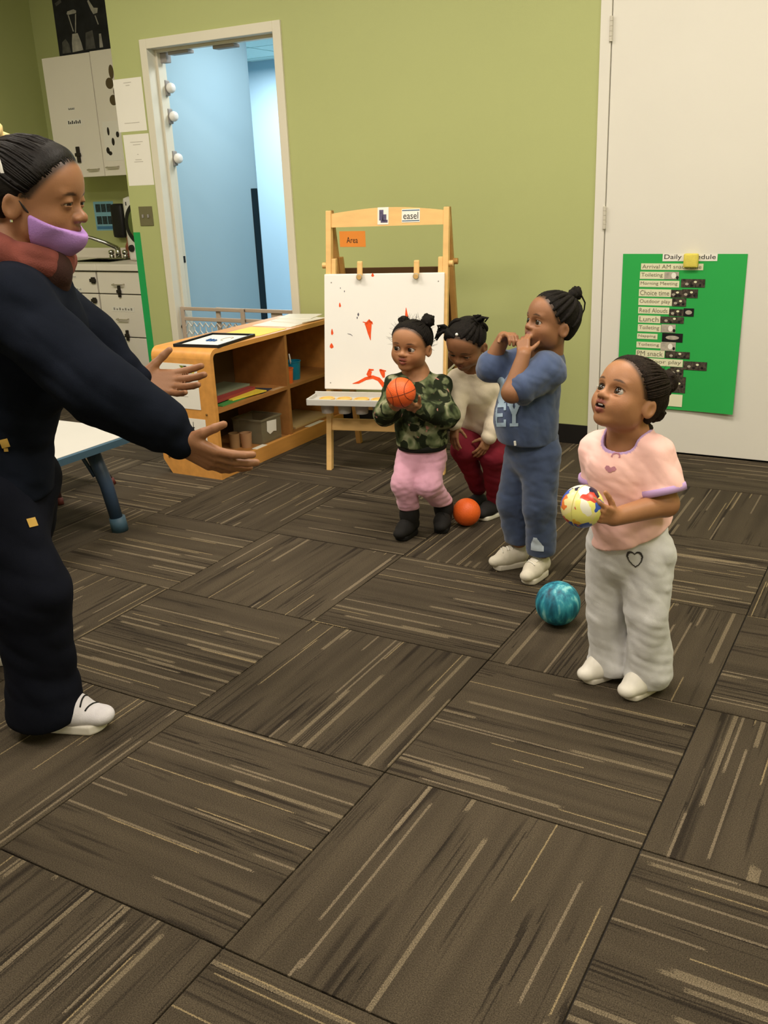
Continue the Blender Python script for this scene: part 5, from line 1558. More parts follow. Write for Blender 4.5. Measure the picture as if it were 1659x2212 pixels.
# heart print
hc_ = J(1378, 1213, .12)
def heart(u, v, k):
    x = u * 2.7 / k; y = (v * 2.5 + .12) / k
    return (x * x + y * y - .62) ** 3 - x * x * y ** 3 * 1.5 < 0
grid_decal('heart_print', pants, hc_, RG * .94 + TW * .3, ZV * .95 - RG * .1, lambda u, v: heart(u, v, 1.) and not heart(u, v + .0, .80), .056, .062, 44, NH - ZV * .25, mat('charcoal_print_ink', srgb(62, 58, 56), .8, .1, 60.))
M_shw = mat('white_leather', srgb(232, 226, 216), .4, .04, 30., spec=.4)
M_slw = mat('white_rubber', srgb(214, 206, 194), .6, .05, 30.)
fd = nrm(fb + -RG * .25)
shoe(pk, ank['L'] * [1, 1, 0] - fd * .035, fd, .148, .070, .062, M_shw, M_slw, None, sole=.018)
shoe(pk, ank['R'] * [1, 1, 0] - fd * .032, nrm(fd - lf * .15), .142, .066, .062, M_shw, M_slw, None, sole=.018)
# the ball she holds
def vball_mat():
    m = bpy.data.materials.new('cartoon_ball'); m.use_nodes = True
    nt = m.node_tree; n = nt.nodes; L = nt.links; b = n['Principled BSDF']; b.inputs['Roughness'].default_value = .3
    tc = n.new('ShaderNodeTexCoord'); vo = n.new('ShaderNodeTexVoronoi'); vo.inputs['Scale'].default_value = 34.
    nz = n.new('ShaderNodeTexNoise'); nz.inputs['Scale'].default_value = 30.; 
    mx = n.new('ShaderNodeMix'); mx.data_type = 'VECTOR'; mx.inputs[0].default_value = .05
    L.new(tc.outputs['Object'], nz.inputs[0]); L.new(tc.outputs['Object'], mx.inputs[4]); L.new(nz.outputs['Color'], mx.inputs[5]); L.new(mx.outputs[1], vo.inputs['Vector'])
    r = n.new('ShaderNodeValToRGB'); r.color_ramp.interpolation = 'CONSTANT'
    sp = n.new('ShaderNodeSeparateColor'); L.new(vo.outputs['Color'], sp.inputs[0]); L.new(sp.outputs[0], r.inputs[0])
    cs = [(0, (238, 232, 130)), (.26, (240, 226, 160)), (.4, (60, 92, 190)), (.54, (236, 128, 60)), (.68, (206, 66, 48)), (.8, (40, 36, 60)), (.88, (240, 190, 70)), (.95, (240, 236, 220))]
    el = r.color_ramp.elements
    el[0].position = 0; el[0].color = (*srgb(*cs[0][1]), 1); el[1].position = cs[1][0]; el[1].color = (*srgb(*cs[1][1]), 1)
    for p_, c_ in cs[2:]:
        e = el.new(p_); e.color = (*srgb(*c_), 1)
    L.new(r.outputs[0], b.inputs['Base Color']); return m
def sphere(c, r, n1=24, n2=36):
    mb = MB(); v = []; f = []
    for i in range(n1 + 1):
        th = math.pi * i / n1
        for k in range(n2):
            ph = 2 * math.pi * k / n2; v.append(np.asarray(c) + r * np.array([math.sin(th) * math.cos(ph), math.sin(th) * math.sin(ph), math.cos(th)]))
    for i in range(n1):
        for k in range(n2): f.append([i * n2 + k, (i + 1) * n2 + k, (i + 1) * n2 + (k + 1) % n2, i * n2 + (k + 1) % n2])
    return mb.add(v, f)
o = sphere(ballc, ballr).build('toy_ball', vball_mat(), smooth=True, base=tuple(ballc)); tag(o, 'small multicoloured yellow ball held by the child in pink', 'ball')
MB().tube([ballc + ballr * 1.0 * np.array([math.cos(a) * .2, math.cos(a), math.sin(a)]) / math.hypot(1, .2 * math.cos(a)) for a in np.linspace(0, 6.28, 40)], .0011, 5).build('seam', mat('ball_seam', srgb(210, 200, 120), .5), o)

# ---------------------------------------------------------------- helpers for long-sleeved tops
def sweater(name, parent, N, chest, belly, hem, fb, arms, r, m, sl, h=.0036, flat=1.08, folds=(), collar=.052, cuffs=True, hem_n=-ZV, cutext=()):
    """arms: [(shoulder, elbow, wrist, is_long)], r=(neck, chest, belly, hem), sl=(shoulder, elbow, wrist)"""
    P = [rc(N - ZV * .02, chest, r[0], r[1], flat=(fb, flat)), rc(chest, belly, r[1], r[2], flat=(fb, flat)), rc(belly, hem + ZV * .02, r[2], r[3], flat=(fb, flat)), rc(hem + ZV * .022, hem - ZV * .03, r[3] * .97, r[3] * .90, flat=(fb, flat))]
    for (s_, e, w_, lng) in arms:
        P += [rc(N - ZV * .03, s_, r[0] * .62, sl[0] * .96), rc(s_, e, sl[0], sl[1])]
        d = nrm(w_ - e)
        if lng:
            P += [rc(e, w_ - d * .03, sl[1], sl[2] * 1.06), rc(w_ - d * .022, w_, sl[2] * .82, sl[2] * .78, k=.006)]
    carve = [rc(N + ZV * .05 + fb * .01, N + ZV * .004 + fb * .018, collar + .006, collar)]
    cf = cloth(P, .024, cuts=[(hem, hem_n)] + list(cutext), carve=carve, folds=folds)
    return sdf_obj(name, cf, h, m, parent), cf
def trousers(name, parent, pel, fb, hips, knees, anks, r, m, waist, h=.0036, folds=(), zmin=.02, flat=1.06, taper=True):
    P = [rc(pel + ZV * .05, pel - ZV * .015, r[0], r[0] * .98, flat=(fb, flat))]
    for a, b, c in zip(hips, knees, anks):
        P += [rc(a, b, r[1], r[2]), rc(b, c, r[2], r[3])]
    cf = cloth(P, .02, cuts=[(waist, ZV)], folds=folds); q = cf.fn
    def fn(Pp, coarse=False):
        d = q(Pp, coarse)
        for c in anks:
            near = np.sqrt(((Pp - c.astype(np.float32)) ** 2).sum(1)) < r[3] * 2.2
            d = np.where(near, smax(d, (c[2] - Pp[:, 2]).astype(np.float32), .008), d)
        return d.astype(np.float32)
    return sdf_obj(name, Field(fn, cf.lo, cf.hi), h, m, parent)
def cornrow(hd, a, b, parent, m, r=.0085, n=26, lift=1.0, name='braid'):
    pts = []; rr = []
    for i, t_ in enumerate(np.linspace(0, 1, n)):
        p = scalp(hd, np.asarray(a) * (1 - t_) + np.asarray(b) * t_, lift); pts.append(hd.w(p)); rr.append(r * (.82 + .25 * abs(math.sin(i * 1.5))) * (.55 + .45 * min(1, 4 * t_)))
    return MB().tube(pts, rr, 8).build(name, m, parent, True)

# ---------------------------------------------------------------- child in blue, hands at the mouth
g = Fig(1130, 1232); J = g.J
by = thing('person', 'child in blue sweatshirt and matching joggers raising both hands to the mouth', 'person', tuple(g.B))
fb = nrm(-RG * .86 + TW * .50); lf = np.cross(ZV, fb)
hd = Head(J(1190, 697, .02), tilt(-RG * .93 + TW * .36, 14), .186, mouth=.004, lid=.30, chub=1.05)
capf = hd.cap(front=(.30, .37), ear=(.05, .02), nape=-.25)
N = J(1178, 772, .0); chest = J(1146, 838, 0); belly = J(1136, 903, 0); hem = J(1140, 950, 0); pel = J(1150, 975, 0)
Ls, Rs = J(1182, 800, .085), J(1128, 790, -.085)
Le, Lw = J(1106, 848, .15), J(1131, 768, .12)
Re, Rw = J(1056, 792, -.04), J(1088, 730, -.03)
mo = hd.w((0, .43, -.26))
hl = hand_prims(Lw, nrm(mo + ZV * .022 - Lw - RG * .012), nrm(mo - Lw) * .2 + NH * .8 + RG * .3, .102, side=1, curl=(.55, .75, .5), spread=.1, thumb=(.4, .3))
hr = hand_prims(Rw, nrm(mo + ZV * .012 - RG * .03 - Rw + TW * .01), nrm(TW * .7 + RG * .2 - ZV * .3), .102, side=1, curl=(.5, .75, .5), spread=.1, thumb=(.4, .3))
arms_ = [rc(Ls, Le, .034, .031), rc(Le, Lw, .032, .022), rc(Rs, Re, .034, .030), rc(Re, Rw, .031, .022)]
ank = [J(1168, 1195, .055), J(1120, 1170, -.045)]; kne = [J(1166, 1092, .06), J(1110, 1082, -.04)]; hip = [pel + lf * .045, pel - lf * .045]
trunk = [rc(N + ZV * .01, chest, .05, .068), rc(chest, pel, .07, .072), rc(hd.w((0, -.08, -.25)), N - ZV * .01, .043, .046)]
legs = [rc(hip[i], kne[i], .045, .035) for i in (0, 1)] + [rc(kne[i], ank[i], .034, .027) for i in (0, 1)]
sdf_obj('body', body_field(hd, [(trunk + legs, .03), (arms_, .015), (hl, .005), (hr, .005)]), .0028, M_skin, by, col=lambda V: hd.colour(V, SKIN2, LIP2, (.015, .01, .007)))
hd.eyes(by, gaze=(.0, .98, .05))
hb = sdf_obj('hair', capf, .003, M_hair, by)
gather = np.array([0, -.30, .46])
for i, (a) in enumerate([(.36, .16, .12), (.33, .22, .21), (.26, .28, .31), (.15, .31, .38), (0, .32, .41), (-.15, .31, .38), (-.26, .28, .31), (-.33, .22, .21), (-.36, .16, .12), (-.385, .05, .04), (.385, .05, .04), (-.37, -.22, -.02), (.37, -.22, -.02)]):
    cornrow(hd, a, gather, hb, M_hair, .0085)
tuft('hair_puff', hd.w((0, -.36, .56)), .026, hb, M_hair, 11)
tuft('hair_puff', hd.w((-.06, -.27, .52)), .020, hb, M_hair, 12)
MB().tube([hd.w((-.05, -.46, .54)), hd.w((-.05, -.56, .44)), hd.w((-.05, -.575, .32)), hd.w((-.05, -.54, .18))], [.003, .0028, .0025, .002], 6).build('loose_braid', M_hair, hb, True)
M_bsw = mat('denim_blue_fleece', srgb(72, 86, 118), .9, .12, 22., .25, 700., spec=.1, sheen=.3)
M_bpt = mat('denim_blue_jogger', srgb(66, 78, 106), .9, .12, 22., .25, 700., spec=.1, sheen=.3)
fo = [(60, .004, 21, ZV * .5 + RG * .8), (34, .006, 22, ZV * .7 - RG * .8), (140, .0012, 23, ZV + RG)]
top, tcf = sweater('sweatshirt', by, N, chest, belly, hem, fb, [(Ls, Ls + (Le - Ls) * .72, Le, False), (Rs, Rs + (Re - Rs) * .86, Re, False)], (.066, .098, .110, .102), M_bsw, (.056, .058, .05), folds=fo, collar=.047)
band('collar', N + ZV * .002 + fb * .012, nrm(ZV + fb * .35), .052, .005, M_bsw, top, sq=.92, hgt=.007, X=lf)
M_bprint = mat('pale_blue_print', srgb(164, 186, 206), .7, .06, 30.)
M_yprint = mat('pale_yellow_print', srgb(226, 202, 124), .7, .06, 30.)
dirp = nrm(-fb * .85 + NH * .5)
tv, tfc = text_geo('EY', 1.); lo, hi = tv.min(0), tv.max(0)
prX = nrm(lf * .9 + RG * .2)
# block letters built as cells so that they follow the cloth
def letters(u, v):
    # E on the left, Y on the right, slab serifs
    if u < -.02:
        x = (u + .5) / .48; y = v + .5
        return (x < .36) or y < .17 or y > .83 or (.42 < y < .58 and x < .75) or (x > .85 and (y < .30 or y > .70))
    x = (u - .04) / .46; y = v + .5
    if x < 0: return False
    if y < .13: return .18 < x < .82
    if y < .5: return .36 < x < .64
    if y > .87: return x < .42 or x > .58
    return abs(abs(x - .5) - (y - .5) * .75) < .16
lc = J(1094, 896, .16)
grid_decal('sweatshirt_lettering', top, lc, RG, ZV, letters, .092, .080, 60, nrm(lc - EYE), M_bprint, off=.003)
grid_decal('sweatshirt_print', top, J(1082, 842, .16), RG, ZV, lambda u, v: (u * u / .2 + v * v / .22) < 1 and u + v * .5 > -.4, .042, .10, 40, nrm(lc - EYE), M_bprint, off=.002)
grid_decal('sweatshirt_print', top, J(1070, 845, .16), RG, ZV, lambda u, v: abs(u) < .3 + .15 * math.sin(v * 6) and abs(v) < .42, .022, .036, 24, nrm(lc - EYE), M_yprint, off=.0035)
jg = trousers('joggers', by, pel, fb, hip, kne, ank, (.088, .067, .056, .048), M_bpt, pel + ZV * .06, folds=[(60, .003, 31, ZV * .6 + RG), (36, .005, 32, ZV * .5 - RG), (120, .0014, 33, ZV)])
grid_decal('jogger_print', jg, J(1163, 1180, .12), RG * .9 + TW * .3, ZV, lambda u, v: v < .45 - 1.1 * max(0, u + .1) and v > -.45 and abs(u) < .42 and (u > -.42 + max(0, v) * .3), .050, .056, 30, NH, mat('pale_patch_print', srgb(196, 208, 224), .7, .1, 50.), off=.002)
o_ = MB().tube([J(1112, 953, .1), J(1113, 962, .1)], .004, 8).build('drawcord_tip', M_whitep, jg)
fd = nrm(fb + TW * .15)
M_shg = mat('cream_mesh', srgb(216, 208, 192), .7, .06, 60., .2, 500.)
M_lcw = mat('white_lace', srgb(232, 228, 218), .7)
shoe(by, ank[0] * [1, 1, 0] - nrm(fd + TW * .35) * .035, nrm(fd + TW * .35), .155, .066, .066, M_shg, M_slw, M_lcw, sole=.022)
shoe(by, ank[1] * [1, 1, 0] - nrm(fd - TW * .35) * .035, nrm(fd - TW * .35), .155, .066, .066, M_shg, M_slw, M_lcw, sole=.022)

# ---------------------------------------------------------------- girl in camouflage top
def camo_mat():
    m = bpy.data.materials.new('camouflage_fleece'); m.use_nodes = True
    nt = m.node_tree; n = nt.nodes; L = nt.links; b = n['Principled BSDF']; b.inputs['Roughness'].default_value = .9; b.inputs['Specular IOR Level'].default_value = .1
    tc = n.new('ShaderNodeTexCoord')
    def ramp(scale, seed, stops, dist=.8):
        nz = n.new('ShaderNodeTexNoise'); nz.noise_dimensions = '4D'; nz.inputs['Scale'].default_value = scale; nz.inputs['W'].default_value = seed; nz.inputs['Detail'].default_value = 2; nz.inputs['Distortion'].default_value = dist
        L.new(tc.outputs['Object'], nz.inputs['Vector']); r = n.new('ShaderNodeValToRGB'); L.new(nz.outputs['Fac'], r.inputs[0])
        el = r.color_ramp.elements
        for i, (p, c) in enumerate(stops):
            e = el[i] if i < 2 else el.new(p); e.position = p; e.color = c
        return r.outputs[0]
    c = lambda *k: (*srgb(*k), 1)
    base = ramp(17, 1., [(.36, c(40, 44, 30)), (.43, c(66, 76, 50)), (.52, c(104, 112, 80)), (.62, c(146, 146, 116))])
    k2 = ramp(20, 5., [(.50, (0, 0, 0, 1)), (.55, (1, 1, 1, 1))])
    k3 = ramp(26, 9., [(.66, (0, 0, 0, 1)), (.69, (1, 1, 1, 1))])
    def mix(f, a, bb):
        mx = n.new('ShaderNodeMix'); mx.data_type = 'RGBA'; L.new(f, mx.inputs[0])
        L.new(a, mx.inputs[6])
        if isinstance(bb, tuple): mx.inputs[7].default_value = bb
        else: L.new(bb, mx.inputs[7])
        return mx.outputs[2]
    base = mix(k2, base, c(36, 42, 28)); base = mix(k3, base, c(186, 128, 118))
    L.new(base, b.inputs['Base Color']); return m
g = Fig(915, 1148); J = g.J
cg_ = thing('person', 'small child in camouflage top and pink trousers holding an orange ball', 'person', tuple(g.B))
fb = nrm(TW * .93 - RG * .36); lf = np.cross(ZV, fb)
hd = Head(J(888, 746, .0), tilt(TW * .90 - RG * .44, 2, 4), .182, mouth=.006, lid=.36, chub=1.12, smile=.014)
capf = hd.cap(front=(.315, .34), ear=(.05, .02), nape=-.24)
N = J(900, 815, -.02); chest = J(905, 858, -.0); belly = J(910, 918, 0); hem = J(912, 958, 0); pel = J(911, 985, 0)
Rs, Ls = J(860, 838, .02), J(946, 838, -.02)
Re, Rw = J(834, 892, .07), J(851, 879, .15)
Le, Lw = J(962, 896, .06), J(902, 882, .14)
ballc2 = J(866, 848, .20); br2 = .0535
hl = hand_prims(Lw, nrm(ballc2 - ZV * .036 + TW * .035 - Lw), nrm(ZV * .8 - RG * .4 + NH * .25), .100, side=1, curl=(.30, .40, .30), spread=.22, thumb=(.3, .2))
hr = hand_prims(Rw, nrm(ballc2 - ZV * .040 + TW * .02 - RG * .005 - Rw), nrm(ZV * .9 + RG * .3 + NH * .2), .100, side=-1, curl=(.30, .40, .30), spread=.22, thumb=(.3, .2))
arms_ = [rc(Ls, Le, .033, .028), rc(Le, Lw, .028, .021), rc(Rs, Re, .033, .028), rc(Re, Rw, .028, .021)]
ank = [J(884, 1098, .03), J(958, 1086, -.04)]; kne = [J(874, 1046, .06), J(926, 1046, .07)]; hip = [pel - lf * .045, pel + lf * .045]
trunk = [rc(N + ZV * .01, chest, .048, .064), rc(chest, pel, .066, .07), rc(hd.w((0, -.08, -.27)), N - ZV * .01, .040, .045)]
legs = [rc(hip[i], kne[i], .045, .035) for i in (0, 1)] + [rc(kne[i], ank[i], .034, .027) for i in (0, 1)]
sdf_obj('body', body_field(hd, [(trunk + legs, .03), (arms_, .015), (hl, .005), (hr, .005)]), .0027, M_skin, cg_, col=lambda V: hd.colour(V, SKIN1, LIP1, (.02, .012, .008)))
hd.eyes(cg_, gaze=(.42, .9, .05))
hb = sdf_obj('hair', capf, .003, M_hair, cg_)
combed(hd, hb, M_hair, [(-.24, -.16, .44), (.27, -.22, .38)], front=(.318, .345), ear=(.06, .02), n=60, r=.0028, lift=1.035, seed=3)
tuft('hair_puff', hd.w((-.27, -.18, .50)), .030, hb, M_hair, 21)
tuft('hair_puff', hd.w((.30, -.25, .44)), .024, hb, M_hair, 22)
rn = np.random.RandomState(5); rt_ = []
for _ in range(110):
    a = rn.uniform(-1.9, 1.9); p = np.array([.40 * math.sin(a), rn.uniform(-.25, .1), .10 + .42 * math.cos(a)]); rt_.append((hd.w(p * .98), (p - np.array([0, -.05, .05])) @ hd.R))
strands('flyaway_hair', rt_, hb, M_hair, .030, r=.0005, seed=4)
fo = [(60, .004, 41, ZV * .5 + RG * .8), (36, .005, 42, ZV * .7 - RG * .7), (130, .0012, 43, ZV)]
top, _q = sweater('camouflage_top', cg_, N, chest, belly, hem, fb, [(Ls, Le, Lw - nrm(Lw - Le) * .012, True), (Rs, Re, Rw - nrm(Rw - Re) * .012, True)], (.070, .086, .094, .098), camo_mat(), (.050, .046, .037), folds=fo, collar=.050)
band('collar', N + ZV * .000 + fb * .016, nrm(ZV + fb * .5), .055, .005, MATS['black_rubber'] if False else mat('dark_olive_rib', srgb(58, 60, 42), .9, .05), top, sq=.92, hgt=.006, X=lf)
band('hem_rib', hem - ZV * .0, nrm(ZV), .0885, .006, mat('black_rib', srgb(30, 30, 26), .9, .08, 40.), top, sq=.95, hgt=.014, X=lf)
M_pnk = mat('pink_fleece', srgb(230, 172, 196), .9, .06, 22., .25, 700., spec=.1, sheen=.3)
trousers('trousers', cg_, pel, fb, hip, kne, ank, (.088, .057, .049, .041), M_pnk, pel + ZV * .06, folds=[(70, .003, 51, ZV * .6 + RG), (40, .0045, 52, ZV * .5 - RG), (130, .0014, 53, ZV)])
M_boot = mat('black_suede', srgb(26, 24, 23), .85, .15, 40.)
M_bsol = mat('black_sole', srgb(18, 17, 17), .7)
def boot(parent, a, fdir, L, W):
    b = shoe(parent, a * [1, 1, 0] - nrm(fdir) * .04, fdir, L, W, .085, M_boot, M_bsol, None, sole=.020, name='boot')
    sdf_obj('boot_shaft', union([rc(a * [1, 1, 0] + ZV * .05, a * [1, 1, 0] + ZV * .088 + nrm(ZV) * .0, W * .50, W * .54), rc(a * [1, 1, 0] + ZV * .084, a * [1, 1, 0] + ZV * .098, W * .55, W * .53)], .012), .003, M_boot, b)
    MB().tube([a * [1, 1, 0] + ZV * .07 + nrm(fdir) * W * .5, a * [1, 1, 0] + ZV * .075 + nrm(fdir) * W * .72 + lf * .01, a * [1, 1, 0] + ZV * .06 + nrm(fdir) * W * .8 + lf * .02], .0022, 6).build('lace', M_boot, b, True)
boot(cg_, ank[0], nrm(fb - RG * .25), .145, .068)
boot(cg_, ank[1], nrm(fb + RG * .12), .145, .068)

# ---------------------------------------------------------------- balls
def bball_mat(name, c0, seam=True):
    return mat(name, srgb(*c0), .45, .06, 12., .35, 260., spec=.4)
def ball(name, c, r, m, label, seams=True, group=None):
    o = sphere(c, r, 28, 44).build(name, m, smooth=True, base=tuple(c)); tag(o, label, 'ball', group)
    if seams:
        ms = mat('ball_groove', srgb(120, 50, 24), .7)
        X, Y, Z = nrm(RG * .9 + ZV * .25 + TW * .2), None, None
        Y = nrm(ZV - X * (ZV @ X)); Z = np.cross(X, Y)
        rr_ = r * 1.0005
        MB().tube([c + rr_ * (math.cos(a) * Y + math.sin(a) * Z) for a in np.linspace(0, 6.283, 48)], .0013, 5).build('seam', ms, o)
        MB().tube([c + rr_ * (math.cos(a) * X + math.sin(a) * Z) for a in np.linspace(0, 6.283, 48)], .0013, 5).build('seam', ms, o)
        for s in (-1, 1):
            MB().tube([c + rr_ * nrm(X * s * .62 + .78 * (math.cos(a) * Y + math.sin(a) * Z) + X * s * .25 * math.cos(2 * a)) for a in np.linspace(0, 6.283, 60)], .0013, 5).build('seam', ms, o)
    return o
ball('basketball', ballc2, br2, bball_mat('orange_ball_rubber', (236, 100, 44)), 'small orange basketball held by the child in camouflage')
rb = .056
ball('play_ball', onz(1008, 1106, .056) * [1, 1, 0] + ZV * rb, rb, bball_mat('orange_foam', (232, 100, 36)), 'orange ball on the carpet beside black boots', seams=False)
def teal_mat():
    m = bpy.data.materials.new('teal_streaks'); m.use_nodes = True
    nt = m.node_tree; n = nt.nodes; L = nt.links; b = n['Principled BSDF']; b.inputs['Roughness'].default_value = .55
    tc = n.new('ShaderNodeTexCoord'); mp = n.new('ShaderNodeMapping'); mp.inputs['Scale'].default_value = (46, 46, 9); mp.inputs['Rotation'].default_value = (.15, .1, 0)
    nz = n.new('ShaderNodeTexNoise'); nz.inputs['Scale'].default_value = 1.; nz.inputs['Detail'].default_value = 4.
    L.new(tc.outputs['Object'], mp.inputs[0]); L.new(mp.outputs[0], nz.inputs['Vector'])
    r = n.new('ShaderNodeValToRGB'); L.new(nz.outputs['Fac'], r.inputs[0]); el = r.color_ramp.elements
    el[0].position = .33; el[0].color = (*srgb(10, 62, 84), 1); el[1].position = .68; el[1].color = (*srgb(140, 208, 212), 1)
    e = el.new(.47); e.color = (*srgb(22, 116, 142), 1); e = el.new(.57); e.color = (*srgb(52, 152, 172), 1)
    L.new(r.outputs[0], b.inputs['Base Color'])
    bp = n.new('ShaderNodeBump'); bp.inputs['Strength'].default_value = .6; bp.inputs['Distance'].default_value = .004; L.new(nz.outputs['Fac'], bp.inputs['Height']); L.new(bp.outputs[0], b.inputs['Normal'])
    return m
rt2 = .069
tcn = onz(1205, 1303, rt2)
tcn[2] = rt2
o = sphere(tcn, rt2, 36, 60).build('play_ball', teal_mat(), smooth=True, base=tuple(tcn)); tag(o, 'teal streaky textured ball on the carpet behind white shoes', 'ball')

# ---------------------------------------------------------------- child bending forward
g = Fig(1050, 1112); J = g.J
bd = thing('person', 'child in cream sweater and maroon leggings bending down behind the others', 'person', tuple(g.B))
fb = nrm(TW * .85 - RG * .5); lf = np.cross(ZV, fb)
hf = nrm(TW * .62 - RG * .42 - ZV * .42); hu = nrm(ZV * .9 + TW * .35 - RG * .1)
hd = Head(J(1007, 742, .14), frame_of(hf, hu), .182, mouth=.006, lid=.05, chub=1.1)
capf = hd.cap(front=(.30, .36), ear=(.05, .02), nape=-.25)
N = J(1030, 805, .05); chest = J(1030, 840, .02); belly = J(1040, 890, -.05); pel = J(1048, 930, -.10)
Rs, Ls = J(992, 822, .05), J(1068, 830, .0)
Re, Rw = J(984, 872, .09), J(983, 917, .12)
Le, Lw = J(1076, 890, .05), J(1056, 944, .10)
hr = hand_prims(Rw, nrm(-ZV * .9 + TW * .25 - RG * .12), nrm(NH * .7 + RG * .7), .098, side=-1, curl=(.25, .35, .25), spread=.2)
hl = hand_prims(Lw, nrm(-ZV * .8 + TW * .2 - RG * .45), nrm(NH * .8 - RG * .3), .098, side=1, curl=(.3, .4, .3), spread=.3)
arms_ = [rc(Ls, Le, .033, .027), rc(Le, Lw, .027, .020), rc(Rs, Re, .033, .027), rc(Re, Rw, .027, .020)]
kne = [J(1002, 972, .06), J(1064, 990, .07)]; ank = [J(1033, 1052, -.05), J(1072, 1092, .01)]; hip = [pel - lf * .045, pel + lf * .045]
ank[0][2] = max(ank[0][2], .05); ank[1][2] = max(ank[1][2], .05)
trunk = [rc(N, chest, .05, .064), rc(chest, pel, .066, .07), rc(hd.w((0, -.12, -.25)), N, .040, .045)]
legs = [rc(hip[i], kne[i], .045, .037) for i in (0, 1)] + [rc(kne[i], ank[i], .036, .026) for i in (0, 1)]
sdf_obj('body', body_field(hd, [(trunk + legs, .03), (arms_, .015), (hl, .005), (hr, .005)]), .003, M_skin, bd, col=lambda V: hd.colour(V, SKIN2, LIP2, (.015, .01, .007)))
hd.eyes(bd, gaze=(0, .9, -.4))
hb = sdf_obj('hair', capf, .003, M_hair, bd)
g1 = np.array([-.24, -.20, .45]); g2 = np.array([.36, -.10, .20])
for a in [(-.36, .14, .10), (-.31, .24, .24), (-.2, .30, .35), (-.08, .32, .39), (-.3, -.35, .1), (-.1, -.45, .3)]: cornrow(hd, a, g1, hb, M_hair, .010, lift=1.01, name='twist')
for a in [(.05, .32, .40), (.16, .31, .37), (.26, .27, .30), (.33, .2, .18), (.1, -.1, .55), (.2, -.40, .2)]: cornrow(hd, a, g2, hb, M_hair, .010, lift=1.01, name='twist')
rn = np.random.RandomState(12)
for gp, out in ((g1, (-.30, -.10, .35)), (g2, (.55, .05, -.02))):
    for k in range(5):
        p0 = hd.w(scalp(hd, gp, 1.0)); d = np.asarray(out) @ hd.R + rn.normal(size=3) * .18
        p1 = p0 + nrm(d) * .028; p2 = p1 + nrm(d + RG * rn.normal() * .5 - ZV * .5) * .024; p3 = p2 + nrm(-ZV * .8 + RG * rn.normal() * .6) * .018
        MB().tube([p0, p1, p2, p3], [.006, .0062, .0055, .003], 7).build('hair_twist_end', M_hair, hb, True)
for p in ((.42, .02, .02), (.30, .22, .36), (.02, .30, .47)):
    q = hd.w(scalp(hd, p, 1.05)); MB().add(*(lambda mb: (mb.v, mb.f))(sphere(q, .006, 8, 12))).build('hair_bead', M_whitep, hb, True)
M_crm = mat('cream_knit', srgb(226, 212, 190), .9, .06, 24., .3, 600., spec=.1, sheen=.3)
fo = [(55, .0035, 61, ZV * .8 + RG * .5), (26, .005, 62, ZV - RG * .5)]
P = [rc(N - ZV * .01, chest, .066, .084), rc(chest, belly, .084, .088), rc(belly, pel + (belly - pel) * .35, .088, .084), rc(N - ZV * .015, Ls, .045, .046), rc(N - ZV * .015, Rs, .045, .046)]
for s_, e_, w_ in ((Ls, Le, Lw), (Rs, Re, Rw)):
    d = nrm(w_ - e_); P += [rc(s_, e_, .047, .041), rc(e_, w_ - d * .03, .041, .036), rc(w_ - d * .022, w_ - d * .004, .030, .029, k=.006)]
cf = cloth(P, .022, carve=[rc(hd.w((0, -.12, -.30)), N + (hd.c - N) * .12, .052, .048)], folds=fo)
sdf_obj('sweater', cf, .0036, M_crm, bd)
M_mar = mat('maroon_leggings', srgb(112, 28, 42), .85, .08, 20., .15, 700., spec=.15)
P = [rc(pel + ZV * .04, pel - ZV * .01, .086, .086)]
for i in (0, 1): P += [rc(hip[i], kne[i], .062, .050), rc(kne[i], ank[i], .047, .034)]
cf = cloth(P, .02, folds=[(90, .0022, 71, ZV), (40, .003, 72, ZV)])
sdf_obj('leggings', cf, .0034, M_mar, bd)
M_blk = mat('black_canvas', srgb(30, 28, 28), .8, .1, 40.)
M_wsl = mat('white_foxing', srgb(214, 208, 198), .6)
for i in (0, 1):
    fd = nrm(fb - RG * (.5 if i else .25)) if i else nrm(fb - RG * .3)
    shoe(bd, ank[i] * [1, 1, 0] - fd * .035, fd, .155, .066, .058, M_blk, M_wsl, None, sole=.020, name='sneaker')

# ---------------------------------------------------------------- adult reaching out
g = Fig(140, 1545); J = g.J
ad = thing('person', 'adult in navy sweatshirt with lilac face mask reaching out both arms', 'person', tuple(g.B))
fb = nrm(RG * .97 + TW * .10); lf = np.cross(ZV, fb)
hd = Head(J(78, 425, .0), tilt(RG * .97 + TW * .12, -10), .236, adult=True, mouth=.004, lid=-.12, chub=.92, smile=.008)
capf = hd.cap(front=(.33, .33), ear=(.05, .0), nape=-.22, thick=.034, fuzz=.0, taper=.16)
N = J(38, 585, .0); chest = J(28, 720, .0); belly = J(-5, 900, 0); hem = J(0, 1050, 0); pel = J(0, 1060, 0)
Rs, Ls = J(28, 668, .16), J(70, 640, -.16)
Re, Rw = J(215, 838, .25), J(388, 955, .24)
Le, Lw = J(195, 752, -.16), J(296, 823, -.14)
hr = hand_prims(Rw, nrm(RG * .82 - ZV * .42 + TW * .15), nrm(NH * .8 + ZV * .45), .165, side=-1, fcurl=[(.12, .2, .2), (.2, .25, .2), (.28, .3, .2), (.35, .35, .25)], spread=.32, thumb=(.25, .05))
hl = hand_prims(Lw, nrm(RG * .92 - ZV * .12 - TW * .1), nrm(TW * .75 + ZV * .5), .165, side=1, fcurl=[(.1, .15, .15), (.2, .25, .2), (.3, .3, .2), (.4, .35, .25)], spread=.35, thumb=(.2, .05))
arms_ = [rc(Rs, Re, .055, .044), rc(Re, Rw, .045, .030), rc(Ls, Le, .055, .044), rc(Le, Lw, .045, .030)]
kneR, ankR = J(62, 1270, .10), J(92, 1492, .06)
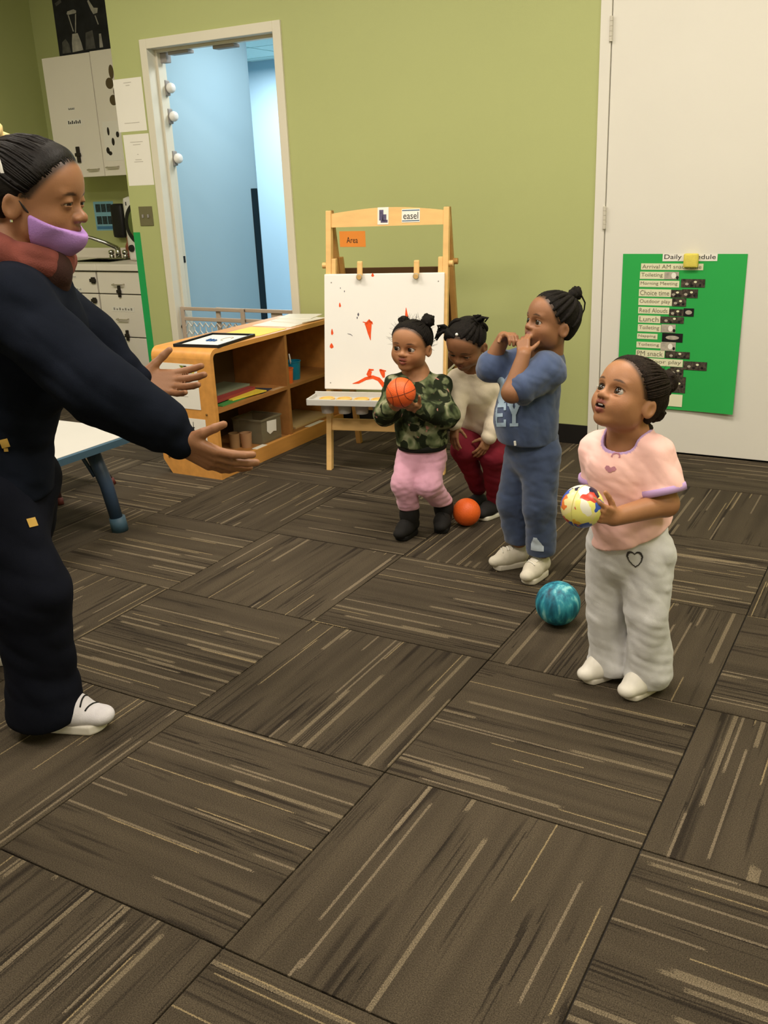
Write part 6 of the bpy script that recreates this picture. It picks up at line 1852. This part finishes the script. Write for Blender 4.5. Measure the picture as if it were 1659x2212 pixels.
footL = onz(-18, 1425); ankL = footL + ZV * .09; hipL = pel - lf * -.09; hipR = pel - lf * .09
kneL = (hipL + ankL) / 2 + fb * .05 + ZV * .02
trunk = [rc(N, chest, .075, .10), rc(chest, belly, .10, .085), rc(belly, pel, .085, .09), rc(hd.w((0, -.10, -.30)), N, .058, .066)]
legs = [rc(hipR, kneR, .075, .06), rc(kneR, ankR, .058, .042), rc(hipL, kneL, .085, .06), rc(kneL, ankL, .058, .042)]
sdf_obj('body', body_field(hd, [(trunk + legs, .05), (arms_, .02), (hl, .007), (hr, .007)]), .0036, M_skin, ad, col=lambda V: hd.colour(V, SKIN2, LIP2, (.012, .008, .006)))
hd.eyes(ad, gaze=(0, .95, -.25))
M_hairs = mat('sleek_black_hair', srgb(20, 16, 14), .55, .35, 90., .35, 330., spec=.18, stretch=(.12, 1, .5), rotz=-.53)
hb = sdf_obj('hair', capf, .0036, M_hairs, ad)
combed(hd, hb, M_hairs, [(0, -.46, .34)], front=(.335, .325), ear=(.06, .01), n=64, r=.0034, lift=1.05, seed=2)
tuft('hair_bun', hd.w((.0, -.58, .30)), .050, hb, M_hair, 31, n=40)
MB().add(*(lambda mb: (mb.v, mb.f))(MB())) if False else None
scr = MB()
cs = hd.w((.0, -.47, .33)); ax_ = nrm(np.array([0, -1., .1]) @ hd.R); sx = nrm(np.cross(ax_, ZV)); sy = np.cross(ax_, sx)
scr.tube([cs + (sx * math.cos(a) + sy * math.sin(a)) * (.052 + .008 * math.sin(9 * a)) + ax_ * .008 * math.cos(7 * a) for a in np.linspace(0, 6.283, 60)], [.017 + .005 * math.sin(k * 1.3) for k in range(60)], 8)
scr.build('scrunchie', mat('cream_scrunchie', srgb(236, 206, 146), .8, .1, 40.), hb, True)
MB().box((-.004, -.0025, -.022), (.004, .0025, .022), .002, lambda p: hd.w(scalp(hd, (.36, -.14, .26), 1.12)) + p[0] * hd.R[1] + p[1] * hd.R[0] + p[2] * nrm(hd.R[2] - .35 * hd.R[1])).build('hair_clip', M_whitep, hb)
# lilac mask pulled under the nose
hfld = hd.field()
def mask_fn(P, coarse=False):
    p = hd.loc(P); d = hfld(P, True) / hd.S - .030
    q = union([ell((0, .20, -.30), (.25, .26, .21)), ell((0, .36, -.30), (.14, .14, .15))], .08, margin=.3)(p, True)
    d = smin(d, q, .05); d = smax(d, p[:, 2] + .140 + .36 * np.clip(p[:, 1] - .10, 0, 1) + .25 * np.clip(.10 - p[:, 1], 0, 1), .02)
    d = smax(d, .08 - p[:, 1] - .12 * np.cos(np.clip((p[:, 2] + .32) * 9, -1.5, 1.5)) * 0, .02)
    d = smax(d, -.52 - p[:, 2], .03)
    return (d * hd.S).astype(np.float32)
M_mask = mat('lilac_mask', srgb(172, 130, 200), .8, .05, 30., .2, 400.)
mk = sdf_obj('face_mask', Field(mask_fn, hd.c - .62 * hd.S, hd.c + .62 * hd.S), .0034, M_mask, ad)
for x in (-1, 1):
    MB().tube([hd.w((x * .275, .14, -.19)), hd.w((x * .335, .06, -.10)), hd.w((x * .375, -.03, .02)), hd.w((x * .39, -.08, .03))], .0022, 6).build('ear_loop', M_ink, mk, True)
    for yy, zz_ in ((.10, -.140), (.17, -.160)): 
        q = hd.w((x * (.285 - .2 * yy), yy, zz_)); MB().add(*(lambda mb: (mb.v, mb.f))(sphere(q, .014, 10, 14))).build('mask_tab', M_mask, mk, True)
MB().tube([hd.w((.372, -.06, -.20)), hd.w((.376, -.055, -.225))], .004, 8).build('earring', M_chrome, hb)
# scarf / cowl
M_scf = mat('dusty_red_scarf', srgb(118, 62, 54), .9, .25, 14., .3, 300.)
M_scb = mat('brown_scarf', srgb(54, 30, 24), .9, .2, 14., .3, 300.)
ring = []
nk = N + ZV * .035
for k in range(14):
    a0, a1 = 2 * math.pi * k / 14, 2 * math.pi * (k + 1) / 14
    pa = nk + (fb * math.cos(a0) * 1.05 + lf * math.sin(a0)) * .092 + ZV * (.02 - .045 * math.cos(a0)); pb = nk + (fb * math.cos(a1) * 1.05 + lf * math.sin(a1)) * .092 + ZV * (.02 - .045 * math.cos(a1))
    ring.append(rc(pa, pb, .033, .033))
sdf_obj('scarf', cloth(ring, .02, folds=[(85, .004, 81, ZV + fb)]), .004, M_scf, ad)
sdf_obj('scarf_drape', cloth([rc(J(85, 562, .03), J(112, 588, .03), .045, .045), rc(J(88, 580, .02), J(102, 612, .02), .055, .045)], .03, folds=[(80, .004, 82, RG)]), .004, M_scb, ad)
# navy sweatshirt
M_navy = mat('navy_fleece', srgb(20, 24, 34), .9, .12, 16., .2, 600., spec=.06)
P = [rc(N - ZV * .03, chest, .11, .165, flat=(fb, 1.0)), rc(chest, belly, .16, .125), rc(belly, hem, .125, .135), rc(hem + ZV * .03, hem - ZV * .03, .130, .118),
     rc(N - ZV * .05, Rs, .085, .085), rc(N - ZV * .05, Ls, .085, .08)]
for s_, e_, w_, r0, r1, r2 in ((Rs, Re, Rw, .088, .078, .058), (Ls, Le, Lw, .085, .070, .055)):
    d = nrm(w_ - e_); P += [rc(s_, e_, r0, r1), rc(e_, w_ - d * .05, r1, r2), rc(w_ - d * .04, w_ - d * .005, r2 * .78, r2 * .74, k=.008)]
sw_ = sdf_obj('sweatshirt', cloth(P, .04, cuts=[(hem - ZV * .022, -ZV)], folds=[(26, .009, 91, ZV + RG * .6), (13, .012, 92, ZV - RG * .4), (55, .0035, 93, ZV + RG)], carve=[rc(N + ZV * .1, N + ZV * .03, .085, .075)]), .0055, M_navy, ad)
M_npt = mat('dark_navy_trousers', srgb(20, 22, 31), .9, .12, 16., .2, 600., spec=.06)
P = [rc(pel + ZV * .05, pel - ZV * .05, .125, .125), rc(hipR, kneR, .115, .092), rc(kneR, ankR - ZV * .02, .092, .088), rc(ankR, ankR - ZV * .05, .088, .095), rc(hipL, kneL, .11, .09), rc(kneL, ankL + ZV * .02, .09, .085)]
pf = cloth(P, .04, folds=[(22, .008, 95, ZV * .4 + RG), (48, .003, 96, ZV + RG * .8)])
_q2 = pf.fn
np_ = sdf_obj('trousers', Field(lambda P_, c=False: smax(_q2(P_, c), (.035 - .06 * 0 - P_[:, 2]).astype(np.float32), .01), pf.lo, pf.hi), .0055, M_npt, ad)
M_tag = mat('tan_leather_tag', srgb(206, 166, 84), .6, .05)
def patch(name, par, px, py, w_, h_, rot=0.):
    c = J(px, py, .2); d = nrm(c - EYE); X = nrm(RG * math.cos(rot) + ZV * math.sin(rot)); Y = nrm(ZV * math.cos(rot) - RG * math.sin(rot))
    return grid_decal(name, par, c, X, Y, lambda u, v: True, w_, h_, 8, d, M_tag, off=.003)
patch('brand_tag', sw_, 10, 958, .020, .020, .2); patch('brand_tag', sw_, 13, 972, .010, .008, 0)
tg = patch('brand_tag', np_, 70, 1128, .022, .022, .2)
M_sng = mat('pale_grey_mesh', srgb(206, 202, 206), .7, .05, 60., .2, 500.)
M_lcb = mat('black_lace', srgb(24, 24, 24), .7)
fdr = nrm(RG * .97 + TW * .18)
hlR = onz(60, 1562)
shoe(ad, hlR + fdr * .0 + ZV * .0, fdr, .265, .100, .085, M_sng, M_shw, M_lcb, sole=.028, h=.0032, lace0=.50, toe=1.55)
shoe(ad, footL - fb * .13, nrm(RG * .97 + TW * .1), .265, .098, .085, M_sng, M_shw, None, sole=.026, h=.0045)
